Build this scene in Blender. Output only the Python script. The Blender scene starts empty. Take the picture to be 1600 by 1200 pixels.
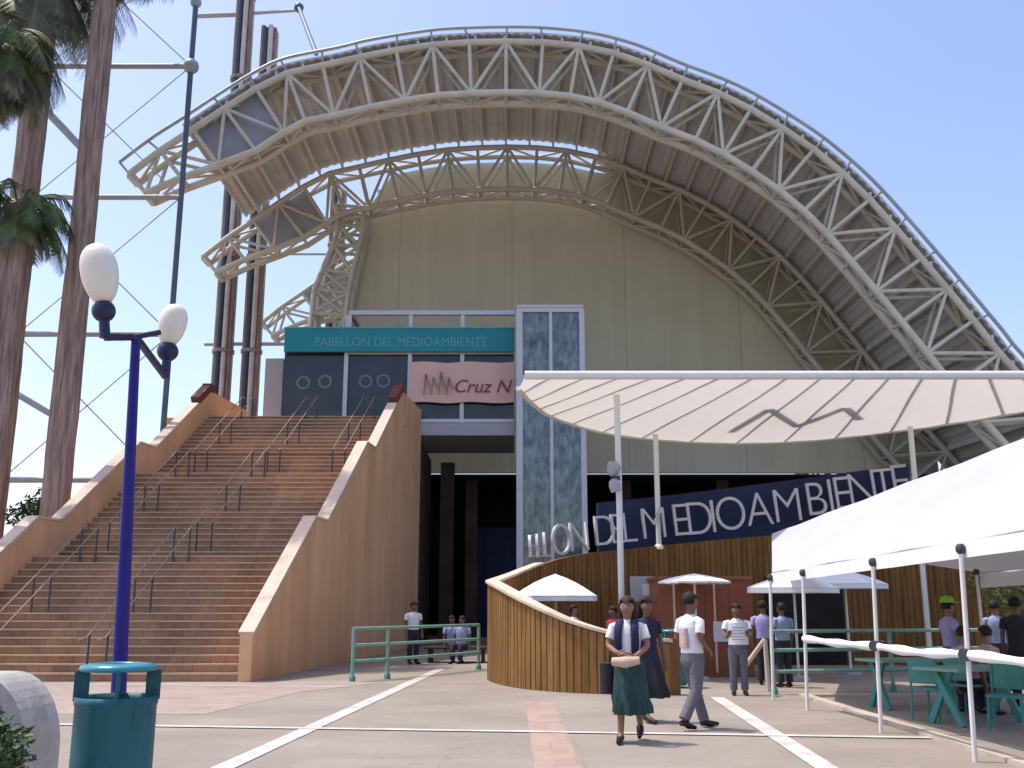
import bpy, math, random
from mathutils import Vector, Matrix
random.seed(7)
R = math.radians
V = Vector
sc = bpy.context.scene
col = sc.collection
# ------------------------------------------------------------------ camera, sky, sun, exposure
CAM = V((0, 0, 1.6)); PITCH = 12.5; F = 1556.0
cd = bpy.data.cameras.new('camera'); cam = bpy.data.objects.new('camera', cd); col.objects.link(cam)
cam.location = CAM; cam.rotation_euler = (R(90 + PITCH), 0, 0)
cd.sensor_width = 36; cd.lens = 36 * F / 1600; cd.clip_end = 3000; cd.clip_start = .1
sc.camera = cam
SUN_EL = R(67); SD = V((-.96, .28, 0)).normalized() * math.cos(SUN_EL) + V((0, 0, math.sin(SUN_EL)))
w = bpy.data.worlds.new('World'); sc.world = w; w.use_nodes = True
wn = w.node_tree.nodes; bg = wn['Background']
sky = wn.new('ShaderNodeTexSky'); sky.sky_type = 'NISHITA'; sky.sun_disc = False
sky.sun_elevation = SUN_EL; sky.sun_rotation = math.atan2(SD.x, SD.y)
sky.air_density = 1.0; sky.dust_density = 2.2; sky.ozone_density = 2.5; sky.altitude = 0
tint = wn.new('ShaderNodeMixRGB'); tint.blend_type = 'MULTIPLY'; tint.inputs[0].default_value = 1; tint.inputs[2].default_value = (1.0, .92, .96, 1)
w.node_tree.links.new(sky.outputs[0], tint.inputs[1]); w.node_tree.links.new(tint.outputs[0], bg.inputs[0]); bg.inputs[1].default_value = .15
ld = bpy.data.lights.new('sun', 'SUN'); ld.energy = 2.1; ld.angle = R(.53); ld.color = (1, .955, .88)
sun = bpy.data.objects.new('sun', ld); col.objects.link(sun)
sun.rotation_euler = (-SD).to_track_quat('-Z', 'Y').to_euler(); sun.location = (-40, 10, 80)
sc.view_settings.view_transform = 'Standard'; sc.view_settings.look = 'None'
sc.view_settings.exposure = .9; sc.view_settings.gamma = 1
sc.cycles.max_bounces = 6; sc.cycles.diffuse_bounces = 4
sc.cycles.use_denoising = True

# ------------------------------------------------------------------ helpers
CP, SP = math.cos(R(PITCH)), math.sin(R(PITCH))
def at(x, y, Y):                       # photo pixel + depth in metres -> point of the place
    a, b = (x - 800) / F, (600 - y) / F
    d = V((a, CP - b * SP, SP + b * CP))
    return CAM + d * (Y / d.y)
def gnd(x, y):
    a, b = (x - 800) / F, (600 - y) / F
    d = V((a, CP - b * SP, SP + b * CP))
    p = CAM + d * (-1.6 / d.z); p.z = 0
    return p
def lerp(a, b, t): return a + (b - a) * t
class MB:
    def __init__(s): s.v = []; s.f = []; s.sm = []
    def add(s, vs, fs, smooth=False):
        o = len(s.v); s.v += [tuple(v) for v in vs]
        for f in fs: s.f.append(tuple(i + o for i in f)); s.sm.append(smooth)
    def box(s, c, d, rz=0, M=None):
        x, y, z = d[0] / 2, d[1] / 2, d[2] / 2
        vs = [V((a * x, b * y, e * z)) for e in (-1, 1) for b in (-1, 1) for a in (-1, 1)]
        m = Matrix.Rotation(rz, 3, 'Z') if M is None else M
        vs = [m @ v + V(c) for v in vs]
        s.add(vs, [(0, 2, 3, 1), (4, 5, 7, 6), (0, 1, 5, 4), (2, 6, 7, 3), (0, 4, 6, 2), (1, 3, 7, 5)])
        return s
    def b2(s, a, b):
        a, b = V(a), V(b); return s.box((a + b) / 2, [abs(t) for t in (b - a)])
    def beam(s, p, q, wd, ht, up=V((0, 0, 1))):
        p, q = V(p), V(q); d = (q - p); L = d.length
        if L < 1e-6: return s
        d.normalize(); sd = d.cross(up)
        if sd.length < 1e-4: sd = d.cross(V((0, 1, 0)))
        sd.normalize(); u = sd.cross(d)
        return s.box((p + q) / 2, (L, wd, ht), M=Matrix((d, sd, u)).transposed())
    def tube(s, pts, r, n=8, cap=True, rs=None):
        pts = [V(p) for p in pts]; rings = []
        ref = None
        for i, p in enumerate(pts):
            t = (pts[min(i + 1, len(pts) - 1)] - pts[max(i - 1, 0)]).normalized()
            if ref is None:
                ref = t.cross(V((0, 0, 1)))
                if ref.length < .05: ref = t.cross(V((0, 1, 0)))
            a = (ref - t * ref.dot(t)).normalized(); ref = a; b = t.cross(a)
            rr = rs[i] if rs else r
            ra, rb = rr if isinstance(rr, tuple) else (rr, rr)
            rings.append([p + a * (ra * math.cos(k * 2 * math.pi / n)) + b * (rb * math.sin(k * 2 * math.pi / n)) for k in range(n)])
        s.rings(rings, cap); return s
    def rings(s, rings, cap=True, smooth=True):
        n = len(rings[0]); vs = [v for r_ in rings for v in r_]; fs = []
        for i in range(len(rings) - 1):
            for k in range(n):
                fs.append((i * n + k, i * n + (k + 1) % n, (i + 1) * n + (k + 1) % n, (i + 1) * n + k))
        s.add(vs, fs, smooth)
        if cap:
            s.add(rings[0], [tuple(range(n))[::-1]]); s.add(rings[-1], [tuple(range(n))])
    def lathe(s, prof, c=(0, 0, 0), n=20, cap=True, M=None, sx=1, sy=1):
        c = V(c); rg = []
        for r_, z in prof:
            ring = [V((r_ * sx * math.cos(k * 2 * math.pi / n), r_ * sy * math.sin(k * 2 * math.pi / n), z)) for k in range(n)]
            if M is not None: ring = [M @ v for v in ring]
            rg.append([v + c for v in ring])
        s.rings(rg, cap); return s
    def ball(s, c, rad, n=12, m=8, M=None):
        rx, ry, rz = rad if isinstance(rad, tuple) else (rad,) * 3
        prof = []
        rg = []
        for i in range(m + 1):
            a = -math.pi / 2 + math.pi * i / m; ca = max(math.cos(a), .02)
            ring = [V((rx * ca * math.cos(k * 2 * math.pi / n), ry * ca * math.sin(k * 2 * math.pi / n), rz * math.sin(a))) for k in range(n)]
            if M is not None: ring = [M @ v for v in ring]
            rg.append([v + V(c) for v in ring])
        s.rings(rg, True); return s
    def prism(s, poly, dvec):            # poly: list of 3-D points, extruded along dvec
        a = [V(p) for p in poly]; b = [p + V(dvec) for p in a]; n = len(a)
        s.add(a + b, [tuple(range(n))[::-1], tuple(range(n, 2 * n))] + [(i, (i + 1) % n, n + (i + 1) % n, n + i) for i in range(n)])
        return s
    def ribbon(s, path, z0, z1, th):     # upright wall along a plan path; z0/z1 lists; th thickness
        n = len(path); P = [V((p[0], p[1], 0)) for p in path]; rg = []
        for i in range(n):
            t = (P[min(i + 1, n - 1)] - P[max(i - 1, 0)]).normalized(); nn = V((-t.y, t.x, 0)) * th / 2
            rg.append([P[i] - nn + V((0, 0, z0[i])), P[i] + nn + V((0, 0, z0[i])), P[i] + nn + V((0, 0, z1[i])), P[i] - nn + V((0, 0, z1[i]))])
        s.rings(rg, True, False); return s
    def build(s, name, mat, parent=None, world=True):
        off = V((0, 0, 0))
        if parent is not None and world:
            r_ = parent
            while r_.parent: r_ = r_.parent
            off = V(r_.location)
        me = bpy.data.meshes.new(name)
        me.from_pydata([tuple(V(v) - off) for v in s.v], [], s.f); me.update()
        me.polygons.foreach_set('use_smooth', s.sm)
        me.materials.append(mat)
        o = bpy.data.objects.new(name, me); col.objects.link(o)
        if parent is not None: o.parent = parent
        return o
def tag(o, label=None, cat=None, group=None, kind=None):
    if label: o['label'] = label
    if cat: o['category'] = cat
    if group: o['group'] = group
    if kind: o['kind'] = kind
    return o
def thing(name, label, cat, loc=(0, 0, 0), rz=0, group=None):
    o = bpy.data.objects.new(name, None); col.objects.link(o); o.empty_display_size = .2
    o.location = loc; o.rotation_euler = (0, 0, rz)
    return tag(o, label, cat, group)
def dup(o, parent=None):
    c = o.copy(); col.objects.link(c)
    if parent is not None: c.parent = parent
    for ch in list(o.children): dup(ch, c)
    return c

# ------------------------------------------------------------------ materials
def mat(name, c, rough=.6, var=.12, scale=3., metal=0., bump=.0, bscale=30., stretch=None, spec=.4, extra=None, c2=None):
    m = bpy.data.materials.new(name); m.use_nodes = True
    nt = m.node_tree; N = nt.nodes; L = nt.links; b = N['Principled BSDF']
    b.inputs['Roughness'].default_value = rough; b.inputs['Metallic'].default_value = metal
    b.inputs['Specular IOR Level'].default_value = spec
    tc = N.new('ShaderNodeTexCoord'); mp = N.new('ShaderNodeMapping'); L.new(tc.outputs['Object'], mp.inputs[0])
    if stretch: mp.inputs['Scale'].default_value = stretch
    nz = N.new('ShaderNodeTexNoise'); nz.inputs['Scale'].default_value = scale; nz.inputs['Detail'].default_value = 6; nz.inputs['Roughness'].default_value = .62
    L.new(mp.outputs[0], nz.inputs[0])
    rp = N.new('ShaderNodeValToRGB'); rp.color_ramp.elements[0].position = .3; rp.color_ramp.elements[1].position = .72
    lo = c2 if c2 else tuple(x * (1 - var) for x in c); hi = c if c2 else tuple(min(1, x * (1 + var)) for x in c)
    rp.color_ramp.elements[0].color = (*lo, 1); rp.color_ramp.elements[1].color = (*hi, 1)
    L.new(nz.outputs[0], rp.inputs[0]); L.new(rp.outputs[0], b.inputs['Base Color'])
    if bump:
        n2 = N.new('ShaderNodeTexNoise'); n2.inputs['Scale'].default_value = bscale; n2.inputs['Detail'].default_value = 4
        L.new(mp.outputs[0], n2.inputs[0]); bp = N.new('ShaderNodeBump'); bp.inputs['Strength'].default_value = bump; bp.inputs['Distance'].default_value = .02
        L.new(n2.outputs[0], bp.inputs['Height']); L.new(bp.outputs[0], b.inputs['Normal'])
    if extra: extra(nt, rp, b, tc)
    return m
def brick_extra(bw, bh, mortar, mcol, axis='XY', vary=.18, off=.5, fac=.55):
    def f(nt, rp, b, tc):
        N, L = nt.nodes, nt.links
        sx = N.new('ShaderNodeSeparateXYZ'); L.new(tc.outputs['Object'], sx.inputs[0]); cx = N.new('ShaderNodeCombineXYZ')
        L.new(sx.outputs[axis[0]], cx.inputs[0]); L.new(sx.outputs[axis[1]], cx.inputs[1])
        br = N.new('ShaderNodeTexBrick'); br.offset = off; L.new(cx.outputs[0], br.inputs['Vector'])
        br.inputs['Scale'].default_value = 1; br.inputs['Brick Width'].default_value = bw; br.inputs['Row Height'].default_value = bh
        br.inputs['Mortar Size'].default_value = mortar; br.inputs['Color1'].default_value = (1 - vary,) * 3 + (1,); br.inputs['Color2'].default_value = (1, 1, 1, 1)
        br.inputs['Mortar'].default_value = (*mcol, 1)
        mx = N.new('ShaderNodeMixRGB'); mx.blend_type = 'MULTIPLY'; mx.inputs[0].default_value = 1
        L.new(rp.outputs[0], mx.inputs[1]); L.new(br.outputs[0], mx.inputs[2]); L.new(mx.outputs[0], b.inputs['Base Color'])
    return f
def joints_extra(axis, spacing, width, dark):
    def f(nt, rp, b, tc):
        N, L = nt.nodes, nt.links
        sx = N.new('ShaderNodeSeparateXYZ'); L.new(tc.outputs['Object'], sx.inputs[0])
        a = N.new('ShaderNodeMath'); a.operation = 'PINGPONG'; a.inputs[1].default_value = spacing / 2; L.new(sx.outputs[axis], a.inputs[0])
        c = N.new('ShaderNodeMath'); c.operation = 'LESS_THAN'; c.inputs[1].default_value = width; L.new(a.outputs[0], c.inputs[0])
        mx = N.new('ShaderNodeMixRGB'); mx.blend_type = 'MULTIPLY'; L.new(c.outputs[0], mx.inputs[0])
        L.new(rp.outputs[0], mx.inputs[1]); mx.inputs[2].default_value = (dark, dark, dark, 1); L.new(mx.outputs[0], b.inputs['Base Color'])
    return f
M = {}
M['plaza'] = mat('plaza_concrete', (.355, .31, .258), .85, .2, .45, bump=.25, bscale=40, extra=brick_extra(1.5, .75, .008, (.86, .85, .84), vary=.07), spec=.15, c2=(.295, .255, .212))
M['pink'] = mat('pink_paving', (.41, .33, .28), .85, .2, .8, bump=.2, extra=brick_extra(.4, .4, .008, (.85, .83, .82), vary=.08), spec=.15, c2=(.35, .28, .235))
M['orange'] = mat('salmon_paving', (.46, .315, .23), .85, .15, 1.2, bump=.2, extra=brick_extra(.45, .9, .008, (.85, .83, .82), vary=.06), spec=.15, c2=(.385, .30, .25))
M['line'] = mat('white_stone', (.66, .61, .56), .75, .1, 2.5, bump=.15, spec=.2, c2=(.48, .44, .4))
M['kerb'] = mat('kerb_stone', (.5, .43, .35), .85, .15, 2, bump=.3, spec=.2)
M['step'] = mat('terracotta_step', (.54, .335, .20), .8, .25, .9, bump=.2, extra=brick_extra(.3, 3, .008, (.6, .55, .5), 'XY', .16, 0), spec=.25, c2=(.37, .225, .14))
M['stairwall'] = mat('salmon_render', (.80, .48, .265), .85, .12, .5, bump=.25, bscale=60, spec=.2, c2=(.68, .39, .21))
M['nosing'] = mat('step_nosing', (.66, .47, .32), .8, .2, 2, spec=.2, c2=(.50, .34, .22))
M['handrail'] = mat('handrail_steel', (.30, .235, .20), .6, .2, 3)
M['coping'] = mat('pale_coping', (.66, .52, .40), .75, .1, 2, bump=.1, spec=.3)
M['redcap'] = mat('dark_red_paint', (.16, .035, .03), .6, .2, 4)
M['truss'] = mat('cream_steel', (.575, .54, .44), .55, .12, 1.5, spec=.3)
M['trussline'] = mat('grey_steel', (.36, .40, .42), .45, .1, 2, metal=.2)
M['roof'] = mat('roof_sheet', (.62, .61, .60), .6, .1, .4, spec=.3)
M['purlin'] = mat('purlin_steel', (.66, .62, .54), .5, .1, 2)
M['panel'] = mat('blue_grey_panel', (.34, .36, .40), .5, .1, 1, metal=.1)
M['olive'] = mat('olive_cladding', (.65, .625, .46), .75, .05, .35, spec=.25, extra=joints_extra('X', 5.85, .035, .78))
M['navy'] = mat('navy_wall', (.010, .020, .068), .6, .25, .4, spec=.3, extra=joints_extra('X', 1.5, .02, .6))
M['dark'] = mat('interior_shade', (.022, .02, .02), .8, .3, .6, spec=.15)  # near-black: shade of the deep recess put into the colour
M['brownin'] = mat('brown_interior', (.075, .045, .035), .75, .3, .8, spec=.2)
M['slab'] = mat('grey_fascia', (.40, .40, .41), .5, .08, 2)
M['frame'] = mat('white_grey_frame', (.56, .57, .59), .4, .06, 3, metal=.1)
M['dglass'] = mat('dark_glass', (.035, .04, .05), .12, .3, .7, spec=.5, c2=(.02, .022, .03))
M['tglass'] = mat('mottled_glass', (.25, .30, .29), .10, .3, 3.2, metal=.35, spec=.6, stretch=(1.5, 1.5, .7), c2=(.045, .065, .075))
M['ringpaint'] = mat('pale_decal', (.16, .18, .2), .6, .1, 4)
M['teal'] = mat('teal_sign', (.010, .24, .265), .5, .1, .7)
M['tealtext'] = mat('teal_letters', (.11, .36, .41), .5, .1, 3)
M['tealpaint'] = mat('teal_paint', (.06, .25, .22), .5, .2, 3, spec=.4)
M['tealbin'] = mat('teal_bin', (.010, .115, .14), .5, .25, 2.5, bump=.1, bscale=25, spec=.4, stretch=(2, 2, .5))
M['greenrail'] = mat('sea_green_paint', (.20, .36, .30), .5, .15, 4)
M['banner'] = mat('pink_banner', (.74, .46, .38), .8, .1, .8, c2=(.66, .46, .38))
M['btext'] = mat('wine_letters', (.22, .05, .08), .7, .1, 3)
M['yellow'] = mat('ochre_mark', (.33, .24, .05), .7, .3, 4)
M['letter'] = mat('brushed_letters', (.48, .47, .48), .35, .1, 3, metal=.35)
M['canopy'] = mat('canopy_panel', (.80, .74, .66), .4, .06, .8, spec=.45, stretch=(1, .4, 1))
M['canopyrib'] = mat('canopy_joint', (.46, .43, .39), .6, .1, 3)
M['white'] = mat('white_paint', (.74, .73, .70), .4, .06, 3)
M['cloth'] = mat('white_canvas', (.82, .82, .84), .8, .04, 1.2, bump=.1, bscale=6, spec=.2)
M['strap'] = mat('dark_strap', (.05, .05, .06), .7, .2, 5)
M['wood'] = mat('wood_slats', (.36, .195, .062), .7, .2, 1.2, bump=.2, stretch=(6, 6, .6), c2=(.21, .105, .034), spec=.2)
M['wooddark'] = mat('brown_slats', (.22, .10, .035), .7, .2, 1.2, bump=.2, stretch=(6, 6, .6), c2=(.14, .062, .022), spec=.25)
M['kiosk'] = mat('red_brown_board', (.30, .10, .045), .6, .12, 1.2, extra=joints_extra('X', .55, .012, .6), c2=(.23, .075, .035))
M['trunk'] = mat('palm_bark', (.52, .39, .32), .9, .3, 2.6, bump=.9, bscale=8, stretch=(4.5, 4.5, .3), c2=(.16, .105, .09), spec=.15)
M['leaf'] = mat('palm_leaf', (.15, .19, .05), .55, .4, 1.2, c2=(.05, .08, .025))
M['deadleaf'] = mat('grey_palm_leaf', (.30, .32, .23), .7, .3, 1.5, c2=(.12, .14, .10))
M['bush'] = mat('shrub_leaf', (.075, .135, .035), .6, .4, 2, c2=(.03, .06, .018))
M['bushy'] = mat('yellow_leaf', (.22, .23, .05), .6, .4, 2, c2=(.09, .11, .03))
M['stem'] = mat('stem_bark', (.12, .08, .05), .9)
M['mastbrown'] = mat('mast_brown', (.40, .27, .22), .6, .25, 2, stretch=(2, 2, .4), c2=(.20, .13, .11))
M['mastdark'] = mat('mast_blue_steel', (.05, .065, .085), .5, .2, 2)
M['mastpale'] = mat('mast_pale_steel', (.55, .50, .46), .5, .2, 2)
M['pole'] = mat('pole_steel', (.10, .135, .155), .45, .1, 2, metal=.2)
M['strut'] = mat('strut_steel', (.36, .37, .40), .5, .1, 2)
M['navypaint'] = mat('navy_paint', (.014, .010, .17), .45, .15, 3, spec=.3)
M['navydark'] = mat('navy_dark', (.008, .010, .055), .4, .15, 3, spec=.5)
M['globe'] = mat('cream_globe', (.80, .74, .62), .35, .04, 3, spec=.4)
M['concrete'] = mat('planter_concrete', (.44, .42, .40), .85, .12, 2, bump=.3, spec=.2)
M['skin'] = mat('skin_tone', (.27, .145, .095), .6, .08, 8)
M['skinb'] = mat('skin_brown', (.19, .10, .065), .6, .08, 8)
M['hair'] = mat('dark_hair', (.012, .008, .007), .75, .2, 20, stretch=(4, 4, 1))
M['hairb'] = mat('brown_hair', (.03, .017, .011), .75, .2, 20, stretch=(4, 4, 1))
M['shirt'] = mat('white_shirt', (.74, .73, .74), .85, .06, 6, bump=.8, bscale=14)
M['lav'] = mat('lavender_shirt', (.36, .33, .56), .85, .06, 6, bump=.8, bscale=14)
M['blueshirt'] = mat('pale_blue_shirt', (.28, .34, .48), .85, .08, 6, bump=.8, bscale=14)
M['pinkshirt'] = mat('pink_shirt', (.55, .38, .33), .85, .08, 6, bump=.8, bscale=14)
M['redshirt'] = mat('red_shirt', (.34, .03, .035), .85, .08, 6)
M['greyt'] = mat('grey_trousers', (.13, .13, .155), .85, .1, 8, bump=.8, bscale=14)
M['darkt'] = mat('dark_trousers', (.025, .025, .035), .85, .1, 8)
M['skirt'] = mat('dark_green_skirt', (.018, .06, .055), .85, .25, 5, bump=.9, bscale=12, stretch=(3, 3, .6))
M['navycl'] = mat('navy_cloth', (.015, .017, .05), .8, .2, 6)
M['shoe'] = mat('black_shoe', (.012, .011, .011), .45, .2, 6)
M['bag'] = mat('beige_bag', (.55, .40, .30), .8, .1, 6)
M['lime'] = mat('lime_cap', (.25, .55, .06), .8, .1, 6)
M['paper'] = mat('white_paper', (.74, .72, .74), .8, .04, 6)
M['eye'] = mat('eye_dark', (.02, .015, .012), .3)
M['lip'] = mat('lip_tone', (.25, .08, .07), .5)

def grime(m, scale, stretch, lo, p0=.38, p1=.62, detail=8):
    nt = m.node_tree; N, L = nt.nodes, nt.links; b = N['Principled BSDF']; src = b.inputs['Base Color'].links[0].from_socket
    tc = N.new('ShaderNodeTexCoord'); mp = N.new('ShaderNodeMapping'); mp.inputs['Scale'].default_value = stretch; L.new(tc.outputs['Object'], mp.inputs[0])
    nz = N.new('ShaderNodeTexNoise'); nz.inputs['Scale'].default_value = scale; nz.inputs['Detail'].default_value = detail; nz.inputs['Roughness'].default_value = .7; L.new(mp.outputs[0], nz.inputs[0])
    rp = N.new('ShaderNodeValToRGB'); rp.color_ramp.elements[0].position = p0; rp.color_ramp.elements[1].position = p1
    rp.color_ramp.elements[0].color = (*lo, 1); rp.color_ramp.elements[1].color = (1, 1, 1, 1); L.new(nz.outputs[0], rp.inputs[0])
    mx = N.new('ShaderNodeMixRGB'); mx.blend_type = 'MULTIPLY'; mx.inputs[0].default_value = 1; L.new(src, mx.inputs[1]); L.new(rp.outputs[0], mx.inputs[2]); L.new(mx.outputs[0], b.inputs['Base Color'])
grime(M['plaza'], .35, (1, 1.6, 1), (.86, .84, .82)); grime(M['plaza'], 2.6, (1, 1, 1), (.72, .69, .66), .30, .40)
grime(M['pink'], 1.5, (1, 1, 1), (.80, .78, .76), .32, .48); grime(M['orange'], 1.6, (1, 1, 1), (.78, .80, .84), .38, .58)
grime(M['line'], 1.8, (1, 1, 1), (.72, .69, .66), .34, .5)
grime(M['olive'], .9, (1.4, 1, .06), (.92, .91, .89), .36, .6); grime(M['stairwall'], .8, (1.5, 1.5, .12), (.84, .80, .76), .36, .6)
grime(M['step'], .55, (1, 1, 1), (.72, .68, .64), .36, .58); grime(M['wood'], 3.2, (1.5, 1.5, .1), (.68, .62, .55), .36, .56); grime(M['coping'], 1.6, (1, 1, 1), (.80, .76, .72), .34, .5)
grime(M['concrete'], 2.5, (1, 1, .6), (.74, .72, .70), .36, .55); grime(M['tealbin'], 5, (1, 1, .3), (.6, .6, .6), .34, .48); grime(M['roof'], .7, (1, .1, 1), (.86, .85, .84), .4, .6)
def thin(m, fac, c):
    nt = m.node_tree; N, L = nt.nodes, nt.links; b = N['Principled BSDF']; out = N['Material Output']
    t = N.new('ShaderNodeBsdfTranslucent'); t.inputs[0].default_value = (*c, 1); mx = N.new('ShaderNodeMixShader'); mx.inputs[0].default_value = fac
    L.new(b.outputs[0], mx.inputs[1]); L.new(t.outputs[0], mx.inputs[2]); L.new(mx.outputs[0], out.inputs['Surface'])
M['wing'] = mat('canopy_sheet', (.80, .76, .68), .5, .05, .8, spec=.3); thin(M['wing'], .5, (.64, .61, .545))
M['tentroof'] = mat('tent_canvas', (.66, .66, .71), .8, .05, 1.2, bump=.25, bscale=4, spec=.1); thin(M['tentroof'], .32, (.75, .73, .70))
M['woodback'] = mat('shaded_slats', (.26, .135, .043), .7, .2, 1.2, bump=.2, stretch=(6, 6, .6), c2=(.15, .075, .026), spec=.2)  # darker copy of the slat wood, shade on the back wall painted in

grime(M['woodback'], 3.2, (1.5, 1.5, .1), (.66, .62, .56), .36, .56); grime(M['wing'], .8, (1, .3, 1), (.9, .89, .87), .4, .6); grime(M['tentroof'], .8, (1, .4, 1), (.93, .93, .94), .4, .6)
# ------------------------------------------------------------------ ground
g = MB(); g.add([(-600, -60, 0), (600, -60, 0), (600, 900, 0), (-600, 900, 0)], [(0, 1, 2, 3)])
tag(g.build('plaza_ground', M['plaza']), kind='structure')
def sheet(name, pts, z, m):
    b = MB(); b.add([(p[0], p[1], z) for p in pts], [tuple(range(len(pts)))]); return tag(b.build(name, m), kind='structure')
sheet('pink_paving', [(-30, 15.6), (-4.6, 15.6), (-4.0, 19.4), (-2.7, 22), (-5.6, 22.3), (-30, 22.3)], .004, M['pink'])
sheet('salmon_strip', [(.22, 4), (.70, 4), (.70, 17.6), (.22, 17.6)], .005, M['orange'])
a, b_ = gnd(350, 1200), gnd(690, 1045)
dl = (b_ - a).normalized(); a0 = a - dl * 6
def strip(name, p, q, wd, z):
    p, q = V(p), V(q); d = (q - p).normalized(); n = V((-d.y, d.x, 0)) * wd / 2
    return sheet(name, [p - n, q - n, q + n, p + n], z, M['line'])
strip('paving_line', a0, b_, .24, .009)
a, b_ = gnd(1120, 1090), gnd(1290, 1200); dl = (b_ - a).normalized()
strip('paving_line', a, b_ + dl * 6, .24, .009)
strip('paving_line', V((-6.2, 14.25, 0)), V((5.2, 12.85, 0)), .16, .013)
strip('paving_line', gnd(130, 1068) + V((0, -.3, 0)), gnd(545, 1074), .12, .009)
kb = MB(); kb.b2((5.12, 3, 0), (5.3, 18.6, .05)); kb.b2((5.3, 18.42, 0), (30, 18.6, .05))
tag(kb.build('kerb', M['kerb']), kind='structure')

# ------------------------------------------------------------------ staircase
SK = .0957
XR = lambda Y: -5.8 + SK * (Y - 22.1)
XL = lambda Y: XR(Y) - 6.97
TR = .27; NR = 16; RI = 8.5 / 48
st = thing('staircase', 'broad terracotta staircase with three flights rising between stepped salmon side walls', 'staircase', (-9.3, 22, 0))
Y = 22.05; z = 0; prof = [(Y, 0)]; fl = []
for f in range(3):
    y0, z0 = Y, z
    for i in range(NR):
        prof.append((Y, z + RI)); z += RI
        if i < NR - 1: Y += TR; prof.append((Y, z))
    fl.append((y0, z0, Y, z))
    if f < 2: Y += 1.25; prof.append((Y, z))
prof.append((37.65 if Y < 37.6 else Y + .2, z))
YTOP = Y
sb = MB(); n = len(prof)
vs = [(XL(y) + .02, y, zz) for y, zz in prof] + [(XR(y) - .02, y, zz) for y, zz in prof]
sb.add(vs, [(i, n + i, n + i + 1, i + 1) for i in range(n - 1)])
sb.build('steps', M['step'], st)
# nosing slabs: pale edge of each tread
nb = MB()
for (y0, z0, y1, z1) in fl:
    for i in range(NR):
        yy = y0 + i * TR; zz = z0 + (i + 1) * RI
        p, q = V((XL(yy) + .03, yy - .012, zz - .012)), V((XR(yy) - .03, yy - .012, zz - .012))
        nb.beam(p, q, .05, .034)
nb.build('nosing', M['nosing'], st)
def parapet(XF, sgn):
    th = .27
    pts = [(21.95, 0), (21.95, .98)]
    for k, (y0, z0, y1, z1) in enumerate(fl):
        pts.append((y1 + .05, z1 + .98))
        if k < 2: pts.append((y1 + 1.15, z1 + .98))
    pts += [(40.6, 8.5 + .98), (40.6, 0)]
    o = MB(); A = [V((XF(y), y, zz)) for y, zz in pts]; o.prism(A, (sgn * th, 0, 0))
    w_ = o.build('side_wall', M['stairwall'], st)
    c = MB()
    seg = pts[1:-1]
    for i in range(len(seg) - 1):
        (ya, za), (yb, zb) = seg[i], seg[i + 1]
        if i == len(seg) - 2: continue
        if i % 2 == 0 and zb > za:
            if i == 4: yb, zb = lerp(ya, yb, .74), lerp(za, zb, .74)
            o_ = V((sgn * th / 2, 0, .03))
            c.beam(V((XF(ya), ya, za)) + o_, V((XF(yb), yb, zb)) + o_, th + .08, .07)
        else:
            o_ = V((sgn * th / 2, 0, .03)); c.beam(V((XF(ya), ya + .03, za)) + o_, V((XF(yb), yb - .03, zb)) + o_, th + .06, .055)
    c.build('coping', M['coping'], w_)
    d = MB(); (ya, za), (yb, zb) = seg[4], seg[5]
    o_ = V((sgn * th / 2, 0, .12))
    d.beam(V((XF(lerp(ya, yb, .76)), lerp(ya, yb, .76), lerp(za, zb, .76))) + o_, V((XF(yb), yb, zb)) + o_, th + .06, .26)
    d.box(V((XF(yb), yb + .25, zb + .12)) + V((sgn * th / 2, 0, 0)), (th + .06, .7, .3))
    d.build('red_cap', M['redcap'], w_)
parapet(XR, 1); parapet(XL, -1)
# platform under and around the stair head
pf = MB(); pf.b2((-13.2, YTOP + .25, 8.2), (-4.05, 46, 8.49))
pf.b2((-13.2, 40.62, 0), (-4.02, 41.2, 8.2))
pf.build('landing_slab', M['stairwall'], st)
# handrails
def rail_template():
    t = thing('handrail', 'x', 'handrail', (0, 0, 0), 0, 'handrails on the wide staircase')
    L_, H_ = 15 * TR, 15 * RI
    for s in (0, .42):
        m = MB(); q = [V((s, -.35, .86)), V((s, 0, .92)), V((s, L_, H_ + .92)), V((s, L_ + .35, H_ + .9))]
        m.tube(q, .016, 6); m.build('rail', M['handrail'], t)
    for y_, z_ in ((.1, .07), (L_ * .5, H_ * .5), (L_ - .05, H_)):
        for s in (0, .42):
            m = MB(); m.tube([(s, y_, z_ - .05), (s, y_, z_ + .9)], .026, 6); m.build('post', M['mastdark'], t)
    return t
hr0 = rail_template(); first = True
words_f = ['bottom flight', 'middle flight', 'top flight']; words_l = ['nearest the right side wall', 'middle of the stairs', 'nearest the left side wall']
for fi, (y0, z0, y1, z1) in enumerate(fl):
    for li, off in enumerate((.75, 2.9, 5.3)):
        if li == 0 and fi < 2: continue
        o = hr0 if first else dup(hr0); first = False
        o.location = (XR(y0) - off - .42, y0, z0); o.rotation_euler = (0, 0, -SK)
        o['label'] = 'double steel handrail on the %s, %s' % (words_f[fi], ['in the line nearest the right wall', 'in the line at mid stairs', 'in the line nearest the left wall'][li])

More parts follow.
